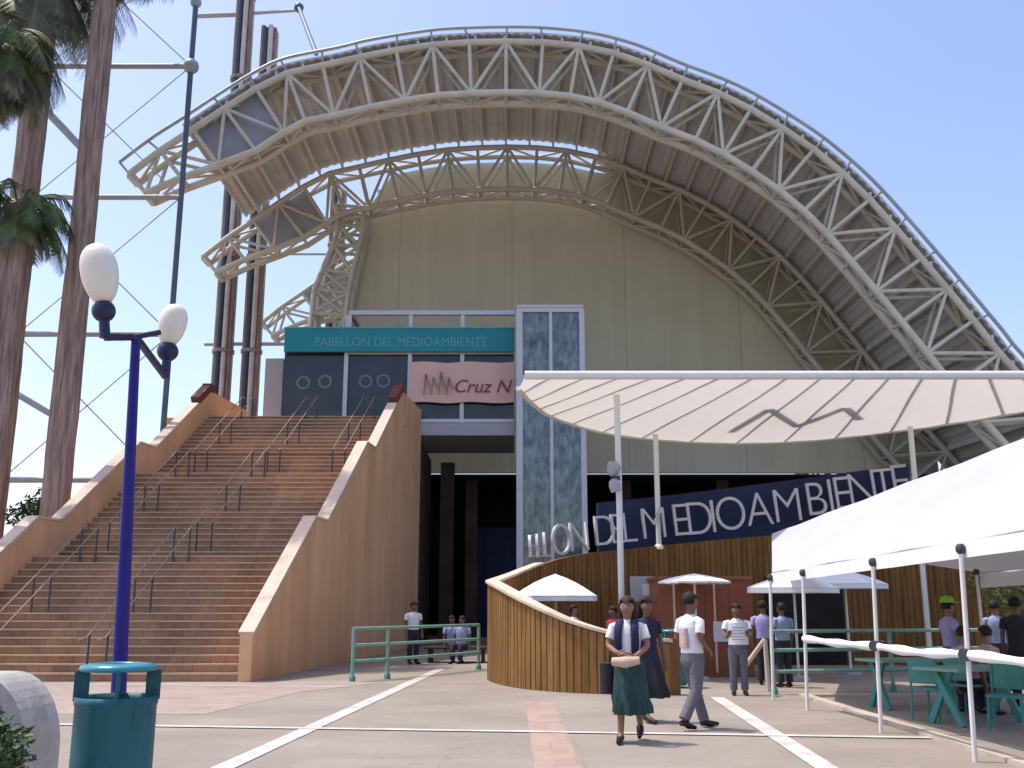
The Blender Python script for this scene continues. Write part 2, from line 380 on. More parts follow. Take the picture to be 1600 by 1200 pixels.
# ------------------------------------------------------------------ pavilion: trusses, vault, walls
def catmull(P, k=8):
    out = []
    for i in range(len(P) - 1):
        p0, p1, p2, p3 = P[max(i - 1, 0)], P[i], P[i + 1], P[min(i + 2, len(P) - 1)]
        for j in range(k):
            t = j / k
            out.append(.5 * ((2 * p1) + (p2 - p0) * t + (2 * p0 - 5 * p1 + 4 * p2 - p3) * t * t + (3 * p1 - p0 - 3 * p2 + p3) * t ** 3))
    out.append(P[-1]); return out
def resample(P, n):
    s = [0]
    for i in range(1, len(P)): s.append(s[-1] + (P[i] - P[i - 1]).length)
    out = []; j = 0
    for i in range(n + 1):
        d = s[-1] * i / n
        while j < len(s) - 2 and s[j + 1] < d: j += 1
        out.append(P[j].lerp(P[j + 1], (d - s[j]) / max(s[j + 1] - s[j], 1e-9)))
    return out
def offs(P, d):
    out = []
    for i, p in enumerate(P):
        t = (P[min(i + 1, len(P) - 1)] - P[max(i - 1, 0)]).normalized()
        out.append(p + V((t.y, -t.x)) * d)      # to the right of travel = inside
    return out
Y1, Y2, Y3 = 37.0, 47.5, 59.5; YW0 = Y2 + 2.1
OPX = [(188, 255), (240, 216), (287, 186), (346, 147), (400, 114), (446, 93), (525, 77), (575, 65), (640, 54), (700, 47), (800, 44), (870, 47), (937, 56), (1000, 74),
       (1062, 100), (1156, 137), (1250, 192), (1310, 236), (1375, 296), (1469, 403), (1562, 514), (1590, 549)]
OUT = [V((at(x, y, Y1).x, at(x, y, Y1).z)) for x, y in OPX]
OUT += [V((OUT[-1].x + 2.2, OUT[-1].y - 2.8)), V((OUT[-1].x + 4.6, OUT[-1].y - 6.2)), V((OUT[-1].x + 7.0, OUT[-1].y - 10.2)), V((OUT[-1].x + 7.6, -.2))]
OUT = catmull(OUT, 6)
NP = 36
EDGE = resample(OUT, 160)
DEP = 2.3
def chords(off):
    ch = offs(resample(OUT, NP), off); inn = []
    for i, p in enumerate(ch):
        d = DEP if i > 3 else lerp(1.1, DEP, i / 3.)
        t = (ch[min(i + 1, NP)] - ch[max(i - 1, 0)]).normalized(); inn.append(p + V((t.y, -t.x)) * d)
    return ch, inn
CH, INN = chords(.22)
pav = thing('pavilion', 'vaulted exhibition hall with cream lattice arches over a plain olive front wall', 'pavilion', (0, 48, 0))
P3 = lambda p, Y: V((p.x, Y, p.y))
XPAN = at(285, 200, Y1).x; XPAN2 = at(405, 150, Y1).x
def truss(Yf, dep, off=.22, edge=False):
    CH, INN = chords(off)
    tc = MB()
    for y in (Yf, Yf + dep): tc.tube([P3(p, y) for p in CH], .145, 7)
    root = tc.build('arch_truss', M['truss'], pav)
    bc = MB()
    for y in (Yf, Yf + dep): bc.tube([P3(p, y) for p in INN], .15, 7)
    bc.build('bottom_chord', M['truss'], root)
    wb = MB()
    for y in (Yf, Yf + dep):
        for i in range(NP + 1):
            wb.tube([P3(CH[i], y), P3(INN[i], y)], .088, 5, False)
            if i < NP:
                if i % 2: wb.tube([P3(CH[i], y), P3(INN[i + 1], y)], .082, 5, False)
                else: wb.tube([P3(INN[i], y), P3(CH[i + 1], y)], .082, 5, False)
    wb.build('web', M['truss'], root)
    lc = MB()
    for Q in (CH, INN):
        for i in range(NP + 1):
            lc.tube([P3(Q[i], Yf), P3(Q[i], Yf + dep)], .075, 5, False)
            if i < NP: lc.tube([P3(Q[i], Yf if i % 2 else Yf + dep), P3(Q[i + 1], Yf + dep if i % 2 else Yf)], .065, 5, False)
    for i in range(0, NP + 1):
        lc.tube([P3(CH[i], Yf), P3(INN[i], Yf + dep)], .06, 5, False); lc.tube([P3(INN[i], Yf), P3(CH[i], Yf + dep)], .06, 5, False)
    lc.build('lacing', M['truss'], root)
    if edge:
        e = MB(); e.tube([P3(p, Yf - .1) for p in EDGE], .075, 6)
        for i in range(NP + 1):
            j = round(i * 160 / NP); e.tube([P3(EDGE[j], Yf - .1), P3(CH[i], Yf)], .05, 5, False)
        e.build('edge_rail', M['trussline'], root)
    pn = MB()
    idx = [i for i in range(NP + 1) if XPAN - .4 < CH[i].x < XPAN2 + .4]
    for i in idx[:-1]:
        q = [P3(CH[i], 0), P3(CH[i + 1], 0), P3(INN[i + 1], 0), P3(INN[i], 0)]
        pn.prism([v + V((0, Yf + .35, 0)) for v in q], (0, .06, 0))
    pn.build('side_panel', M['panel'], root)
    # tip frame
    for q in (CH[0], INN[0]):
        tf = MB(); tf.beam(P3(q, Yf), P3(q, Yf + dep), .2, .3); tf.build('end_beam', M['truss'], root)
    return root
truss(Y1, .95, .62, edge=True); truss(Y2, 1.1); truss(Y3, 1.2)
def vault(Ya, Yb, xmin, oa, ob):
    fa, fb = offs(resample(OUT, 560), oa), offs(resample(OUT, 560), ob)
    ids = [i for i in range(561) if fa[i].x > xmin]
    A, B = [fa[i] for i in ids], [fb[i] for i in ids]
    def zig(P):
        Q = offs(P, .05); return [(Q[i] if i % 4 in (0, 1) else P[i]) for i in range(len(P))]
    pa, pb, ua, ub = zig(A), zig(B), offs(A, -.06), offs(B, -.06); n = len(A); m = MB()
    vs = [P3(p, Ya) for p in pa] + [P3(p, Yb) for p in pb] + [P3(p, Ya) for p in ua] + [P3(p, Yb) for p in ub]
    fs = []
    for i in range(n - 1):
        fs += [(i, i + 1, n + i + 1, n + i), (2 * n + i, 3 * n + i, 3 * n + i + 1, 2 * n + i + 1), (i, 2 * n + i, 2 * n + i + 1, i + 1), (n + i, n + i + 1, 3 * n + i + 1, 3 * n + i)]
    fs += [(0, n, 3 * n, 2 * n), (n - 1, 3 * n - 1, 4 * n - 1, 2 * n - 1)]
    m.add(vs, fs)
    r_ = m.build('roof', M['roof'], pav)
    ba, bb = offs(resample(OUT, 46), oa + .20), offs(resample(OUT, 46), ob + .20)
    for p, q in zip(ba, bb):
        if p.x < xmin + .1: continue
        k = MB(); k.beam(P3(p, Ya + .05), P3(q, Yb - .05), .10, .24); k.build('purlin', M['purlin'], r_)
vault(Y1 - .05, Y2 + .05, XPAN, .26, -.20)
vault(Y2 + .06, YW0, 4.4, -.20, -.2)
vault(Y2 + 4.2, Y3 + 1.5, -7.5, -.2, -.2)
# olive gable wall behind truss 2
YW = Y2 + 1.75
wl = [V((p.x, p.y - .02)) for p in CH if p.x > -8.2 and p.y > 8]
left = [at(548, 505, YW), at(552, 470, YW), at(558, 440, YW), at(568, 400, YW), at(574, 370, YW), at(574, 340, YW)]
poly = [V((-8.7, YW, 8.0))] + [V((p.x, YW, p.z)) for p in left] + [V((-7.45, YW, wl[0].y + .2 if wl[0].x > -7.6 else 22.2))] + [V((p.x + (.25 if p.x > 4.4 else 0), YW, p.y + (.3 if p.x > 4.4 else 0))) for p in wl if p.x > -7.3] + [V((wl[-1].x + .3, YW, 8.0))]
wm = MB(); wm.prism(poly, (0, .35, 0)); wm.build('front_wall', M['olive'], pav)
# flange strip and lattice round the wall's curved left edge
fm = MB(); edgep = [V((p.x, YW - .1, p.z)) for p in left]
fm.tube([V((-8.75, YW - .1, 12))] + edgep, .17, 6)
op = [p + V((-1.5 - .25 * math.sin(i), 0, .15)) for i, p in enumerate([V((-8.75, YW - .1, 12))] + edgep)]
fm.tube(op, .16, 6)
ee = [V((-8.75, YW - .1, 12))] + edgep
for y_ in (0, -1.3):
    for i in range(len(ee)):
        o_ = V((0, y_, 0)); fm.tube([ee[i] + o_, op[i] + o_], .1, 5, False)
        if i < len(ee) - 1:
            fm.tube([ee[i] + o_, op[i + 1] + o_], .1, 5, False); fm.tube([op[i] + o_, ee[i + 1] + o_], .09, 5, False)
for i in range(len(ee)):
    fm.tube([op[i], op[i] + V((0, -1.3, 0))], .1, 5, False)
fm.tube([p + V((0, -1.3, 0)) for p in op], .15, 6); fm.tube([p + V((0, -1.3, 0)) for p in ee], .15, 6)
fm.build('edge_lattice', M['truss'], pav)
# lower recess: soffit, back wall, side walls, navy facade
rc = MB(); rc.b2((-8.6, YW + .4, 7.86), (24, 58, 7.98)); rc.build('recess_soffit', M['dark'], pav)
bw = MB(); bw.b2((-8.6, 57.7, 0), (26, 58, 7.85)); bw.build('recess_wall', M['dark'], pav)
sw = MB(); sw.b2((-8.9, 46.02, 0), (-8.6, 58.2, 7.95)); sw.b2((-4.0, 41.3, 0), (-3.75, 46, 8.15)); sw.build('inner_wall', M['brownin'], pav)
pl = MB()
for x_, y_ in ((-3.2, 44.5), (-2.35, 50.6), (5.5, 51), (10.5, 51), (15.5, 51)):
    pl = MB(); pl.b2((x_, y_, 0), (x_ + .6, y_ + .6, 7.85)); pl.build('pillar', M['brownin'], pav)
nv = MB(); nv.b2((-2.2, 53.2, 0), (2.6, 53.5, 5.6)); nv.build('navy_panel', M['navy'], pav)

# ------------------------------------------------------------------ upper booth over the entrance
bo = thing('upper_gallery', 'dark glazed gallery with grey frame above the entrance at the stair head', 'gallery', (-4.8, 41, 8.5))
fb = MB(); fb.b2((-4.05, 41.0, 8.5), (.1, 46, 9.02)); fb.build('floor_edge', M['slab'], bo)
gl = MB(); gl.b2((-9.7, 41.22, 8.5), (.08, 41.34, 12.9)); gl.build('glazing', M['dglass'], bo)
gb = MB(); gb.b2((-9.68, 41.36, 8.5), (-9.55, 45.8, 12.9)); gb.b2((-9.5, 45.6, 8.5), (.08, 45.75, 12.9)); gb.b2((-9.7, 41.2, 12.92), (.08, 45.8, 13.05)); gb.build('side_wall', M['dglass'], bo)
ZB = at(700, 488, 41.1).z
for x_ in (540, 640, 722):
    X = at(x_, 600, 41.1).x
    m = MB(); m.b2((X - .085, 41.02, 8.5 if x_ == 540 else 9.03), (X + .085, 41.19, ZB - .14)); m.build('post', M['frame'], bo)
m = MB(); XA = at(546, 488, 41.1).x; m.b2((XA, 41.0, ZB - .13), (.1, 41.2, ZB + .06)); m.b2((XA, 41.2, ZB - .12), (XA + .15, 45.7, ZB + .05)); m.build('top_rail', M['frame'], bo)
m = MB(); m.b2((XA - .02, 41.01, 13.1), (XA + .12, 41.18, ZB - .14)); m.build('post', M['frame'], bo)
m = MB(); m.b2((at(540, 600, 41.1).x + .1, 41.03, 12.0), (.08, 41.18, 12.09)); m.b2((-4.0, 41.03, 9.05), (.08, 41.18, 9.2)); m.build('transom', M['frame'], bo)
for x_, y_ in ((474, 598), (508, 596), (571, 596), (599, 595)):
    c = at(x_, y_, 41.19); m = MB()
    rg = []
    for k in range(20):
        a_ = k * 2 * math.pi / 20; d = V((math.cos(a_), 0, math.sin(a_)))
        rg.append([c + d * .20, c + d * .20 + V((0, .02, 0)), c + d * .3 + V((0, .02, 0)), c + d * .3])
    rg.append(rg[0]); m.rings(rg, False, False); m.build('ring_decal', M['ringpaint'], bo)
sp_ = MB(); sp_.b2(at(414, 600, 43) * 1, at(440, 600, 43.3)); 
a, b_ = at(413, 600, 43), at(441, 600, 43)
sp_ = MB(); sp_.b2((a.x, 43, 8.5), (b_.x, 43.3, at(420, 560, 43).z)); sp_.build('end_panel', M['slab'], bo)
def text(body, mt, parent, loc, size, rot, ext=.01, wid=None, ital=0, name='lettering', off=0):
    c = bpy.data.curves.new(name, 'FONT'); c.body = body; c.size = size; c.extrude = ext; c.align_x = 'CENTER'; c.align_y = 'BOTTOM_BASELINE'
    c.shear = ital; c.offset = off; c.materials.append(mt)
    o = bpy.data.objects.new(name, c); col.objects.link(o); o.parent = parent
    o.location = V(loc) - V(parent.location); o.rotation_euler = rot
    bpy.context.view_layer.update()
    me = bpy.data.meshes.new_from_object(o.evaluated_get(bpy.context.evaluated_depsgraph_get()))
    me.transform(Matrix.Diagonal((wid or 1, 1, 1, 1)))
    q = bpy.data.objects.new(name + '_mesh', me); q.parent = parent; q.location = o.location; q.rotation_euler = o.rotation_euler
    bpy.data.objects.remove(o); q.name = name; col.objects.link(q)
    return q
# teal fascia sign
za, zb = at(600, 550, 40.9).z, at(600, 514, 40.9).z; xa, xb = at(445, 532, 40.9).x, at(804, 532, 40.9).x
ts = thing('fascia_sign', 'long teal sign board with pale letters along the top of the dark gallery', 'sign', (xa, 40.9, za))
m = MB(); m.b2((xa, 40.82, za), (xb, 40.98, zb)); m.build('board', M['teal'], ts)
m = MB(); m.b2((xa - .03, 40.79, zb), (xb + .03, 41.0, zb + .06)); m.build('trim', M['tealtext'], ts)
text('PABELLON DEL MEDIOAMBIENTE', M['tealtext'], ts, ((at(482, 532, 40.8).x + at(770, 532, 40.8).x) / 2, 40.815, za + .24), .56, (R(90), 0, 0), .006, .88)
# pink banner
xa, xb = at(641, 600, 40.95).x, at(803, 600, 40.95).x; za, zb = at(720, 629, 40.95).z, at(720, 566, 40.95).z
bn = thing('banner', 'pink banner with ochre mark and wine script hung across the gallery front', 'banner', (xa, 40.9, za))
m = MB(); N_ = 24; rg = []
for i in range(N_ + 1):
    x_ = lerp(xa, xb, i / N_); y_ = 40.93 + .025 * math.sin(i * .9); sg = .03 * math.sin(i * .55)
    rg.append([V((x_, y_, za + sg)), V((x_, y_ + .02, za + sg)), V((x_, y_ + .02, zb + sg)), V((x_, y_, zb + sg))])
m.rings(rg, True, False); m.build('cloth', M['banner'], bn)
text('Cruz N', M['btext'], bn, (at(752, 610, 40.9).x, 40.885, at(752, 613, 40.9).z), .78, (R(90), 0, 0), .006, 1.0, .3)
m = MB()
for k, (x_, h_) in enumerate(((662, .75), (674, .62), (686, .85), (698, .6))):
    c = at(x_, 600, 40.88); m.beam(c + V((0, 0, -.45)), c + V((.08, 0, h_ - .3)), .012, .17, V((0, 1, 0)))
    m.beam(c + V((.1, 0, h_ - .35)), c + V((.27, 0, -.2)), .012, .1, V((0, 1, 0)))
m.build('emblem', M['yellow'], bn)

# ------------------------------------------------------------------ glazed lift tower
xa, xb = at(808, 700, 40).x, at(915, 700, 40).x; zt = at(860, 484, 40).z; xm = at(862, 700, 40).x
tw = thing('lift_tower', 'tall narrow tower of mottled blue glass in a pale frame beside the entrance', 'tower', ((xa + xb) / 2, 40, 0))
m = MB(); m.b2((xa + .12, 40.08, 0), (xb - .1, 40.14, zt - .05)); m.b2((xb - .14, 40.2, 0), (xb - .08, 42.4, zt - .05)); m.b2((xa + .06, 40.2, 0), (xa + .12, 42.4, zt - .05)); m.b2((xa + .1, 42.4, 0), (xb - .1, 42.46, zt - .05))
m.build('glazing', M['tglass'], tw)
for x_, w_ in ((xa + .1, .26), (xm, .13), (xb - .08, .22)):
    m = MB(); m.b2((x_ - w_ / 2, 39.95, 0), (x_ + w_ / 2, 40.2, zt)); m.build('post', M['frame'], tw)
for z_ in (zt, at(860, 590, 40).z):
    m = MB(); m.b2((xa, 39.97, z_ - .1), (xb, 40.18, z_ + .1)); m.build('crossbar', M['frame'], tw)
m = MB(); m.b2((xa, 39.93, zt + .1), (xb, 42.5, zt + .2)); m.build('cap', M['frame'], tw)

# ------------------------------------------------------------------ timber spiral wall with navy band and letters
def smooth(P, k=8): return [tuple(p) for p in catmull([V(p) for p in P], k)]
curl = smooth([(2.95, 18.95), (2.0, 19.05), (1.1, 19.45), (.35, 20.2), (-.15, 21.3), (-.42, 22.5), (-.40, 23.6), (.0, 24.9), (.7, 26.0), (1.7, 27.0), (3.2, 27.75), (5.5, 28.2), (8, 28.3), (11, 28.1), (14, 27.5), (18, 26.2)])
ztop_k = [.92, 1.03, 1.28, 1.62, 1.9, 2.06, 2.12, 2.3, 2.6, 2.9, 3.1, 3.35, 3.55, 3.7, 3.75, 3.75]
zt_ = [float(v[0]) for v in catmull([V((a, 0)) for a in ztop_k], 8)]
tm = thing('timber_wall', 'spiral timber slat wall curling low in front and rising behind the terrace', 'wall', (1.5, 23, 0))
cut = 7 * 8
m = MB(); m.ribbon(curl[:cut + 1], [0] * (cut + 1), zt_[:cut + 1], .16); fw_ = m.build('front_curl', M['wood'], tm)
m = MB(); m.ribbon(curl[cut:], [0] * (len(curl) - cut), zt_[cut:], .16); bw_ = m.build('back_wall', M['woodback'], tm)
def slats(lo, hi, parent, m_):
    s = MB()
    # thin battens standing proud on both faces
    acc = 0
    for i in range(lo, hi):
        p, q = V((*curl[i], 0)), V((*curl[i + 1], 0)); L_ = (q - p).length; t = (q - p) / L_; nn = V((-t.y, t.x, 0))
        d = .09 - acc
        while d < L_:
            c = p + t * d; zz = lerp(zt_[i], zt_[i + 1], d / L_)
            for sd in (1, -1):
                s.box(c + nn * sd * .09 + V((0, 0, zz / 2 - .01)), (.125 + random.uniform(-.01, .008), .022, zz - .03), math.atan2(t.y, t.x))
            d += .15
        acc = (acc + L_) % .15
    s.build('slats', m_, parent)
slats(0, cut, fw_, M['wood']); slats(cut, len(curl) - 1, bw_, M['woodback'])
m = MB()
m.ribbon(curl[:cut + 9], [z_ + .005 for z_ in zt_[:cut + 9]], [z_ + .06 for z_ in zt_[:cut + 9]], .3); m.build('top_rail', M['coping'], fw_)
m = MB(); m.box((2.98, 18.95, .5), (.16, .24, 1.0)); m.build('end_post', M['wooddark'], fw_)
# navy band behind the letters
ib = 9 * 8 + 4
path = [(x_, y_ + .35) for x_, y_ in curl[ib:] if x_ < 11.6]
m = MB(); m.ribbon(path, [0] * len(path), [3.1 + 1.30 + .13 * (p[0] - 2.6) for p in path], .12); m.build('navy_band', M['navy'], tm)
# dark panel painting the shaded opening in the back wall behind the parasols
m = MB()
for x0, x1 in ((7.0, 9.1),): m.b2((x0, 28.0, .05), (x1, 28.14, 2.35))
m.build('opening', M['dark'], bw_)
ls = thing('wall_lettering', 'thin silver capital letters standing along the top of the curved timber wall', 'lettering', (2, 28, 3))
def on_path(px, path3):
    r_ = (px - 800) / F / 1.008
    best = None
    for i in range(len(path3) - 1, 0, -1):
        a, b = V(path3[i]), V(path3[i - 1])
        fa, fb = a.x - r_ * a.y, b.x - r_ * b.y
        if fa * fb <= 0:
            t = fa / (fa - fb + 1e-12); p = a.lerp(b, t); d = (a - b).normalized(); return p, d
    return None
cp = curl[7 * 8:]
for ch, px_, base, sz in [('E', 824, 872, .9), ('L', 836, 872, .95), ('L', 848, 871, 1.0), ('O', 871, 868, 1.25), ('N', 900, 862, 1.2), ('D', 941, 853, 1.25), ('E', 961, 850, 1.25), ('L', 980, 848, 1.25),
                          ('M', 1020, 842, 1.3), ('E', 1062, 838, 1.36), ('D', 1092, 836, 1.4), ('I', 1114, 833, 1.4), ('O', 1142, 829, 1.42), ('A', 1187, 822, 1.42), ('M', 1232, 816, 1.42), ('B', 1277, 806, 1.42),
                          ('I', 1301, 801, 1.42), ('E', 1319, 797, 1.42), ('N', 1352, 791, 1.42), ('T', 1386, 784, 1.42), ('E', 1412, 778, 1.42)]:
    r_ = on_path(px_, cp)
    if r_ is None: continue
    p, d = r_; nn = V((d.y, -d.x, 0))
    P = at(px_, base, p.y); P.x = p.x
    loc = V((p.x, p.y, P.z)) + nn * .16
    o = text(ch, M['letter'], ls, loc, sz * .97, (R(90), 0, math.atan2(d.y, d.x)), .04, .86, 0, 'letter', -.02)
    o.rotation_euler = (Matrix.Rotation(math.atan2(d.y, d.x), 3, 'Z') @ Matrix.Rotation(R(90), 3, 'X') @ Matrix.Rotation(R(5), 3, 'Z')).to_euler()

# ------------------------------------------------------------------ white wing canopy
cn = thing('canopy', 'white lens shaped wing canopy with panelled underside on slim posts', 'canopy', (7, 26, 0))
zc = lambda y: 6.85 - .1 * (y - 23)
rear = [(.15, 23.9), (.55, 25.2), (1.2, 26.5), (2.9, 28.1), (5.66, 29.0), (8.4, 28.85), (11.1, 27.6), (13.4, 25.9), (14.6, 24.3), (14.9, 23.2)]
rear = smooth(rear, 6); front = [(lerp(.3, 14.8, i / (len(rear) - 1)), 23.0) for i in range(len(rear))]
lo = [V((x_, y_, zc(y_))) for x_, y_ in rear]; lf = [V((x_, y_, zc(y_))) for x_, y_ in front]
m = MB(); K_ = 8; nn_ = len(rear)
vs = [lf[i].lerp(lo[i], j / K_) + V((0, 0, .012 * math.sin(i * 2.3 + j))) for i in range(nn_) for j in range(K_ + 1)]
m.add(vs, [(i * (K_ + 1) + j, i * (K_ + 1) + j + 1, (i + 1) * (K_ + 1) + j + 1, (i + 1) * (K_ + 1) + j) for i in range(nn_ - 1) for j in range(K_)], True)
wing = m.build('wing', M['wing'], cn)
m = MB(); m.tube([p + V((0, -.06, .05)) for p in lf], .105, 8); m.build('front_edge', M['white'], cn)
m = MB(); m.tube([p + V((0, 0, .03)) for p in lo], .07, 6); m.build('rear_edge', M['canopy'], cn)
for i in range(2, len(rear) - 2, 3):
    a, b = lf[i], lo[i]; q = MB()
    q.beam(a + V((0, .1, .10)), b + V((0, -.05, .10)), .045, .10); q.build('panel_joint', M['canopyrib'], wing)
q = MB(); zz = [(at(1140, 672, 27.6).x, 27.9), (at(1190, 632, 26).x, 25.6), (at(1245, 668, 27).x, 27.3), (at(1305, 632, 26).x, 25.5), (at(1330, 655, 27).x, 26.6)]
for i in range(len(zz) - 1):
    a, b = V((*zz[i], zc(zz[i][1]) + .22)), V((*zz[i + 1], zc(zz[i + 1][1]) + .22)); q.beam(a, b, .20, .10)
q.build('brace', M['canopyrib'], wing)
for (x_, y_, z0, z1, r0) in ((at(968, 800, 24.2).x, 24.2, 0, zc(24.2) - .05, .075), (at(1028, 760, 27.8).x, 27.95, at(1028, 858, 27.8).z, zc(27.9) - .03, .075), (at(1425, 700, 27.2).x, 27.2, 0, zc(27.2), .075), (12.9, 24.2, 0, zc(24.2) - .05, .075)):
    m = MB(); m.tube([(x_, y_, z0), (x_, y_, z1)], r0, 10); p_ = m.build('post', M['white'], cn)
    m = MB(); m.lathe([(.13, z0), (.13, z0 + .1), (.08, z0 + .14)], (x_, y_, 0), 10); m.build('foot', M['white'], p_)
# loudspeaker on the front post
c = at(961, 742, 24.1)
lsp = thing('loudspeaker', 'grey twin horn loudspeaker clamped to the white canopy post', 'loudspeaker', (c.x, 24.0, c.z))
m = MB(); m.lathe([(.05, -.16), (.12, -.1), (.17, .05), (.17, .13), (.1, .18)], c + V((-.06, -.1, .12)), 12, M=Matrix.Rotation(R(25), 3, 'Y')); m.build('horn', M['strut'], lsp)
m = MB(); m.lathe([(.13, -.14), (.15, 0), (.12, .12), (.05, .17)], c + V((-.02, -.12, -.28)), 12, M=Matrix.Rotation(R(-15), 3, 'Y')); m.build('horn', M['strut'], lsp)
m = MB(); m.beam(c + V((-.1, 0, -.08)), c + V((.12, .02, -.08)), .08, .1); m.build('clamp', M['mastdark'], lsp)

# ------------------------------------------------------------------ white marquee on posts at the right
tn = thing('marquee', 'white canvas marquee on slim posts with a rolled side curtain', 'marquee', (6, 12, 0))
e0, e1 = V((5.28, 4.0, 2.42)), V((4.62, 18.0, 2.16)); r0, r1 = V((6.9, 5.0, 4.0)), V((6.1, 23.6, 3.22)); f0, f1 = V((9.0, 4.0, 2.42)), V((8.3, 18.0, 2.16))
def sheet_loft(m, a0, a1, b0, b1, n=20, k=6, sag=.05, th=.012):
    rg = []
    up = []
    for i in range(n + 1):
        t = i / n; p, q = a0.lerp(a1, t), b0.lerp(b1, t)
        row = [p.lerp(q, j / k) + V((0, 0, -sag * math.sin(math.pi * j / k) + .012 * math.sin(i * 1.7 + j))) for j in range(k + 1)]
        rg.append(row + [v + V((0, 0, -th)) for v in row[::-1]])
    m.rings(rg, True, False)
m = MB(); sheet_loft(m, e0, e1, r0, r1); top_ = m.build('roof', M['tentroof'], tn)
m = MB(); sheet_loft(m, r0 + V((.004, 0, 0)), r1 + V((.004, 0, 0)), f0, f1); m.build('roof', M['tentroof'], tn)
def valance(a, b, h, n=30):
    m = MB(); path = [(lerp(a.x, b.x, i / n) + .012 * math.sin(i * 2.1), lerp(a.y, b.y, i / n)) for i in range(n + 1)]
    m.ribbon(path, [lerp(a.z, b.z, i / n) - h for i in range(n + 1)], [lerp(a.z, b.z, i / n) - .015 for i in range(n + 1)], .012); return m
valance(e0 + V((-.012, 0, 0)), e1 + V((-.012, 0, 0)), .19).build('valance', M['cloth'], top_)
valance(f0 + V((.012, 0, 0)), f1 + V((.012, 0, 0)), .27).build('valance', M['cloth'], tn)
for (y_, sd_) in ((8.0, 0), (11.0, 0), (13.4, 0), (16.2, 0), (17.95, 0), (8.2, 1), (11.3, 1), (14.6, 1), (17.9, 1)):
    t_ = (y_ - 4) / 14; p = e0.lerp(e1, t_) + V((-.055, 0, 0)) if not sd_ else f0.lerp(f1, t_) + V((-.1, 0, 0))
    zt4 = p.z - (.12 if not sd_ else .02)
    m = MB(); m.tube([(p.x - (.06 if not sd_ else 0), p.y, 0), (p.x, p.y, zt4)], .028, 8); p_ = m.build('post', M['white'], tn)
    m = MB(); m.lathe([(.03, zt4 - .03), (.055, zt4), (.055, zt4 + .05), (.03, zt4 + .08)], (p.x, p.y, 0), 8); m.build('clip', M['strap'], p_)
m = MB(); cx = lambda y: 4.62 + .0471 * (18 - y) - .02
cpts = [V((cx(y), y, z_)) for y, z_ in ((16.2, 1.08), (14.8, 1.06), (13.4, 1.07), (12.2, 1.05), (11.0, 1.08), (9.5, 1.06), (8.0, 1.08), (6, 1.06))]
cpts = catmull(cpts, 6); rs = [(.052 + .012 * math.sin(i * 1.3), .052 + .012 * math.sin(i * 1.3)) for i in range(len(cpts))]
m.tube([p + V((-.07, 0, 0)) for p in cpts], .05, 10, True, rs); cur = m.build('rolled_curtain', M['cloth'], tn)
for y_ in (13.4, 11.0, 8.0):
    m = MB(); m.tube([(cx(y_) - .14, y_ - .05, 1.08), (cx(y_) + .04, y_ + .05, 1.08)], .066, 8); m.build('strap', M['strap'], cur)
# stray posts / low sawhorse beside the marquee
def sea_rail(label, pts, h, rails, group=None):
    t = thing('railing', label, 'railing', pts[0], 0, group)
    for p in pts:
        m = MB(); p = V(p); m.tube([p, p + V((0, 0, h))], .04, 8); q = m.build('post', M['greenrail'], t)
        m = MB(); m.lathe([(.07, 0), (.07, .1), (.045, .12)], p, 8); m.build('foot', M['tealpaint'], q)
    for z_ in rails:
        m = MB(); m.tube([V(p) + V((0, 0, z_)) for p in pts], .035, 7); m.build('rail', M['greenrail'], t)
    return t
sea_rail('sea green pipe railing in front of the dark entrance, cornering on the left', [(-3.41, 22.1, 0), (-2.76, 22.9, 0), (-.85, 26.2, 0)], 1.12, (1.1, .75, .42), 'sea green pipe railings')
sea_rail('long sea green railing round the terrace behind the marquee posts', [(at(1210, 1085, 19).x, 19.0, 0), (7.2, 19.6, 0), (9.3, 20.1, 0), (11.2, 20.4, 0), (13.2, 20.6, 0)], 1.15, (1.12, .78, .4), 'sea green pipe railings')

# ------------------------------------------------------------------ parasols, kiosk, bins, notice
def parasol(label, loc, rad, h, rise, n, m_, flat=False, vert=.12):
    t = thing('parasol', label, 'parasol', loc, R(11), 'white parasols on the terrace')
    m = MB(); m.tube([(0, 0, 0), (0, 0, h + rise)], .03, 8); m.build('pole', M['white'], t, False)
    c = MB(); P = [V((rad * math.cos(k * 2 * math.pi / n), rad * math.sin(k * 2 * math.pi / n), h)) for k in range(n)]; top = V((0, 0, h + rise))
    for k in range(n):
        a, b = P[k], P[(k + 1) % n]; rows = []
        for j in range(5):
            s_ = j / 4; u = top.lerp(a, max(s_, .02)); v = top.lerp(b, max(s_, .02)); mm = u.lerp(v, .5) + V((0, 0, -.04 * s_))
            bulge = V((0, 0, .10 * rise * math.sin(math.pi * s_))); rows.append([u + bulge, mm + bulge, v + bulge])
        for j in range(4):
            for q in range(2):
                x4 = [rows[j][q], rows[j + 1][q], rows[j + 1][q + 1], rows[j][q + 1]]
                c.add(x4 + [v - V((0, 0, .01)) for v in x4], [(0, 1, 2, 3), (7, 6, 5, 4), (1, 5, 6, 2)])
        x4 = [rows[4][0], rows[4][2], rows[4][2] - V((0, 0, vert)), rows[4][0] - V((0, 0, vert))]; c.add(x4, [(0, 1, 2, 3)])
    c.build('canopy', m_, t, False)
    m = MB()
    for k in range(n): m.tube([(0, 0, h + rise - .05), P[k] - V((0, 0, .03))], .01, 4)
    m.build('ribs', M['strut'], t, False)
    m = MB(); m.lathe([(.25, 0), (.25, .06), (.05, .1)], (0, 0, 0), 14); m.build('base', M['concrete'], t, False)
c = at(868, 935, 23.6); parasol('bright white parasol inside the low curl of the timber wall', (c.x, 23.6, 0), 1.0, c.z + .06, .5, 8, M['cloth'])
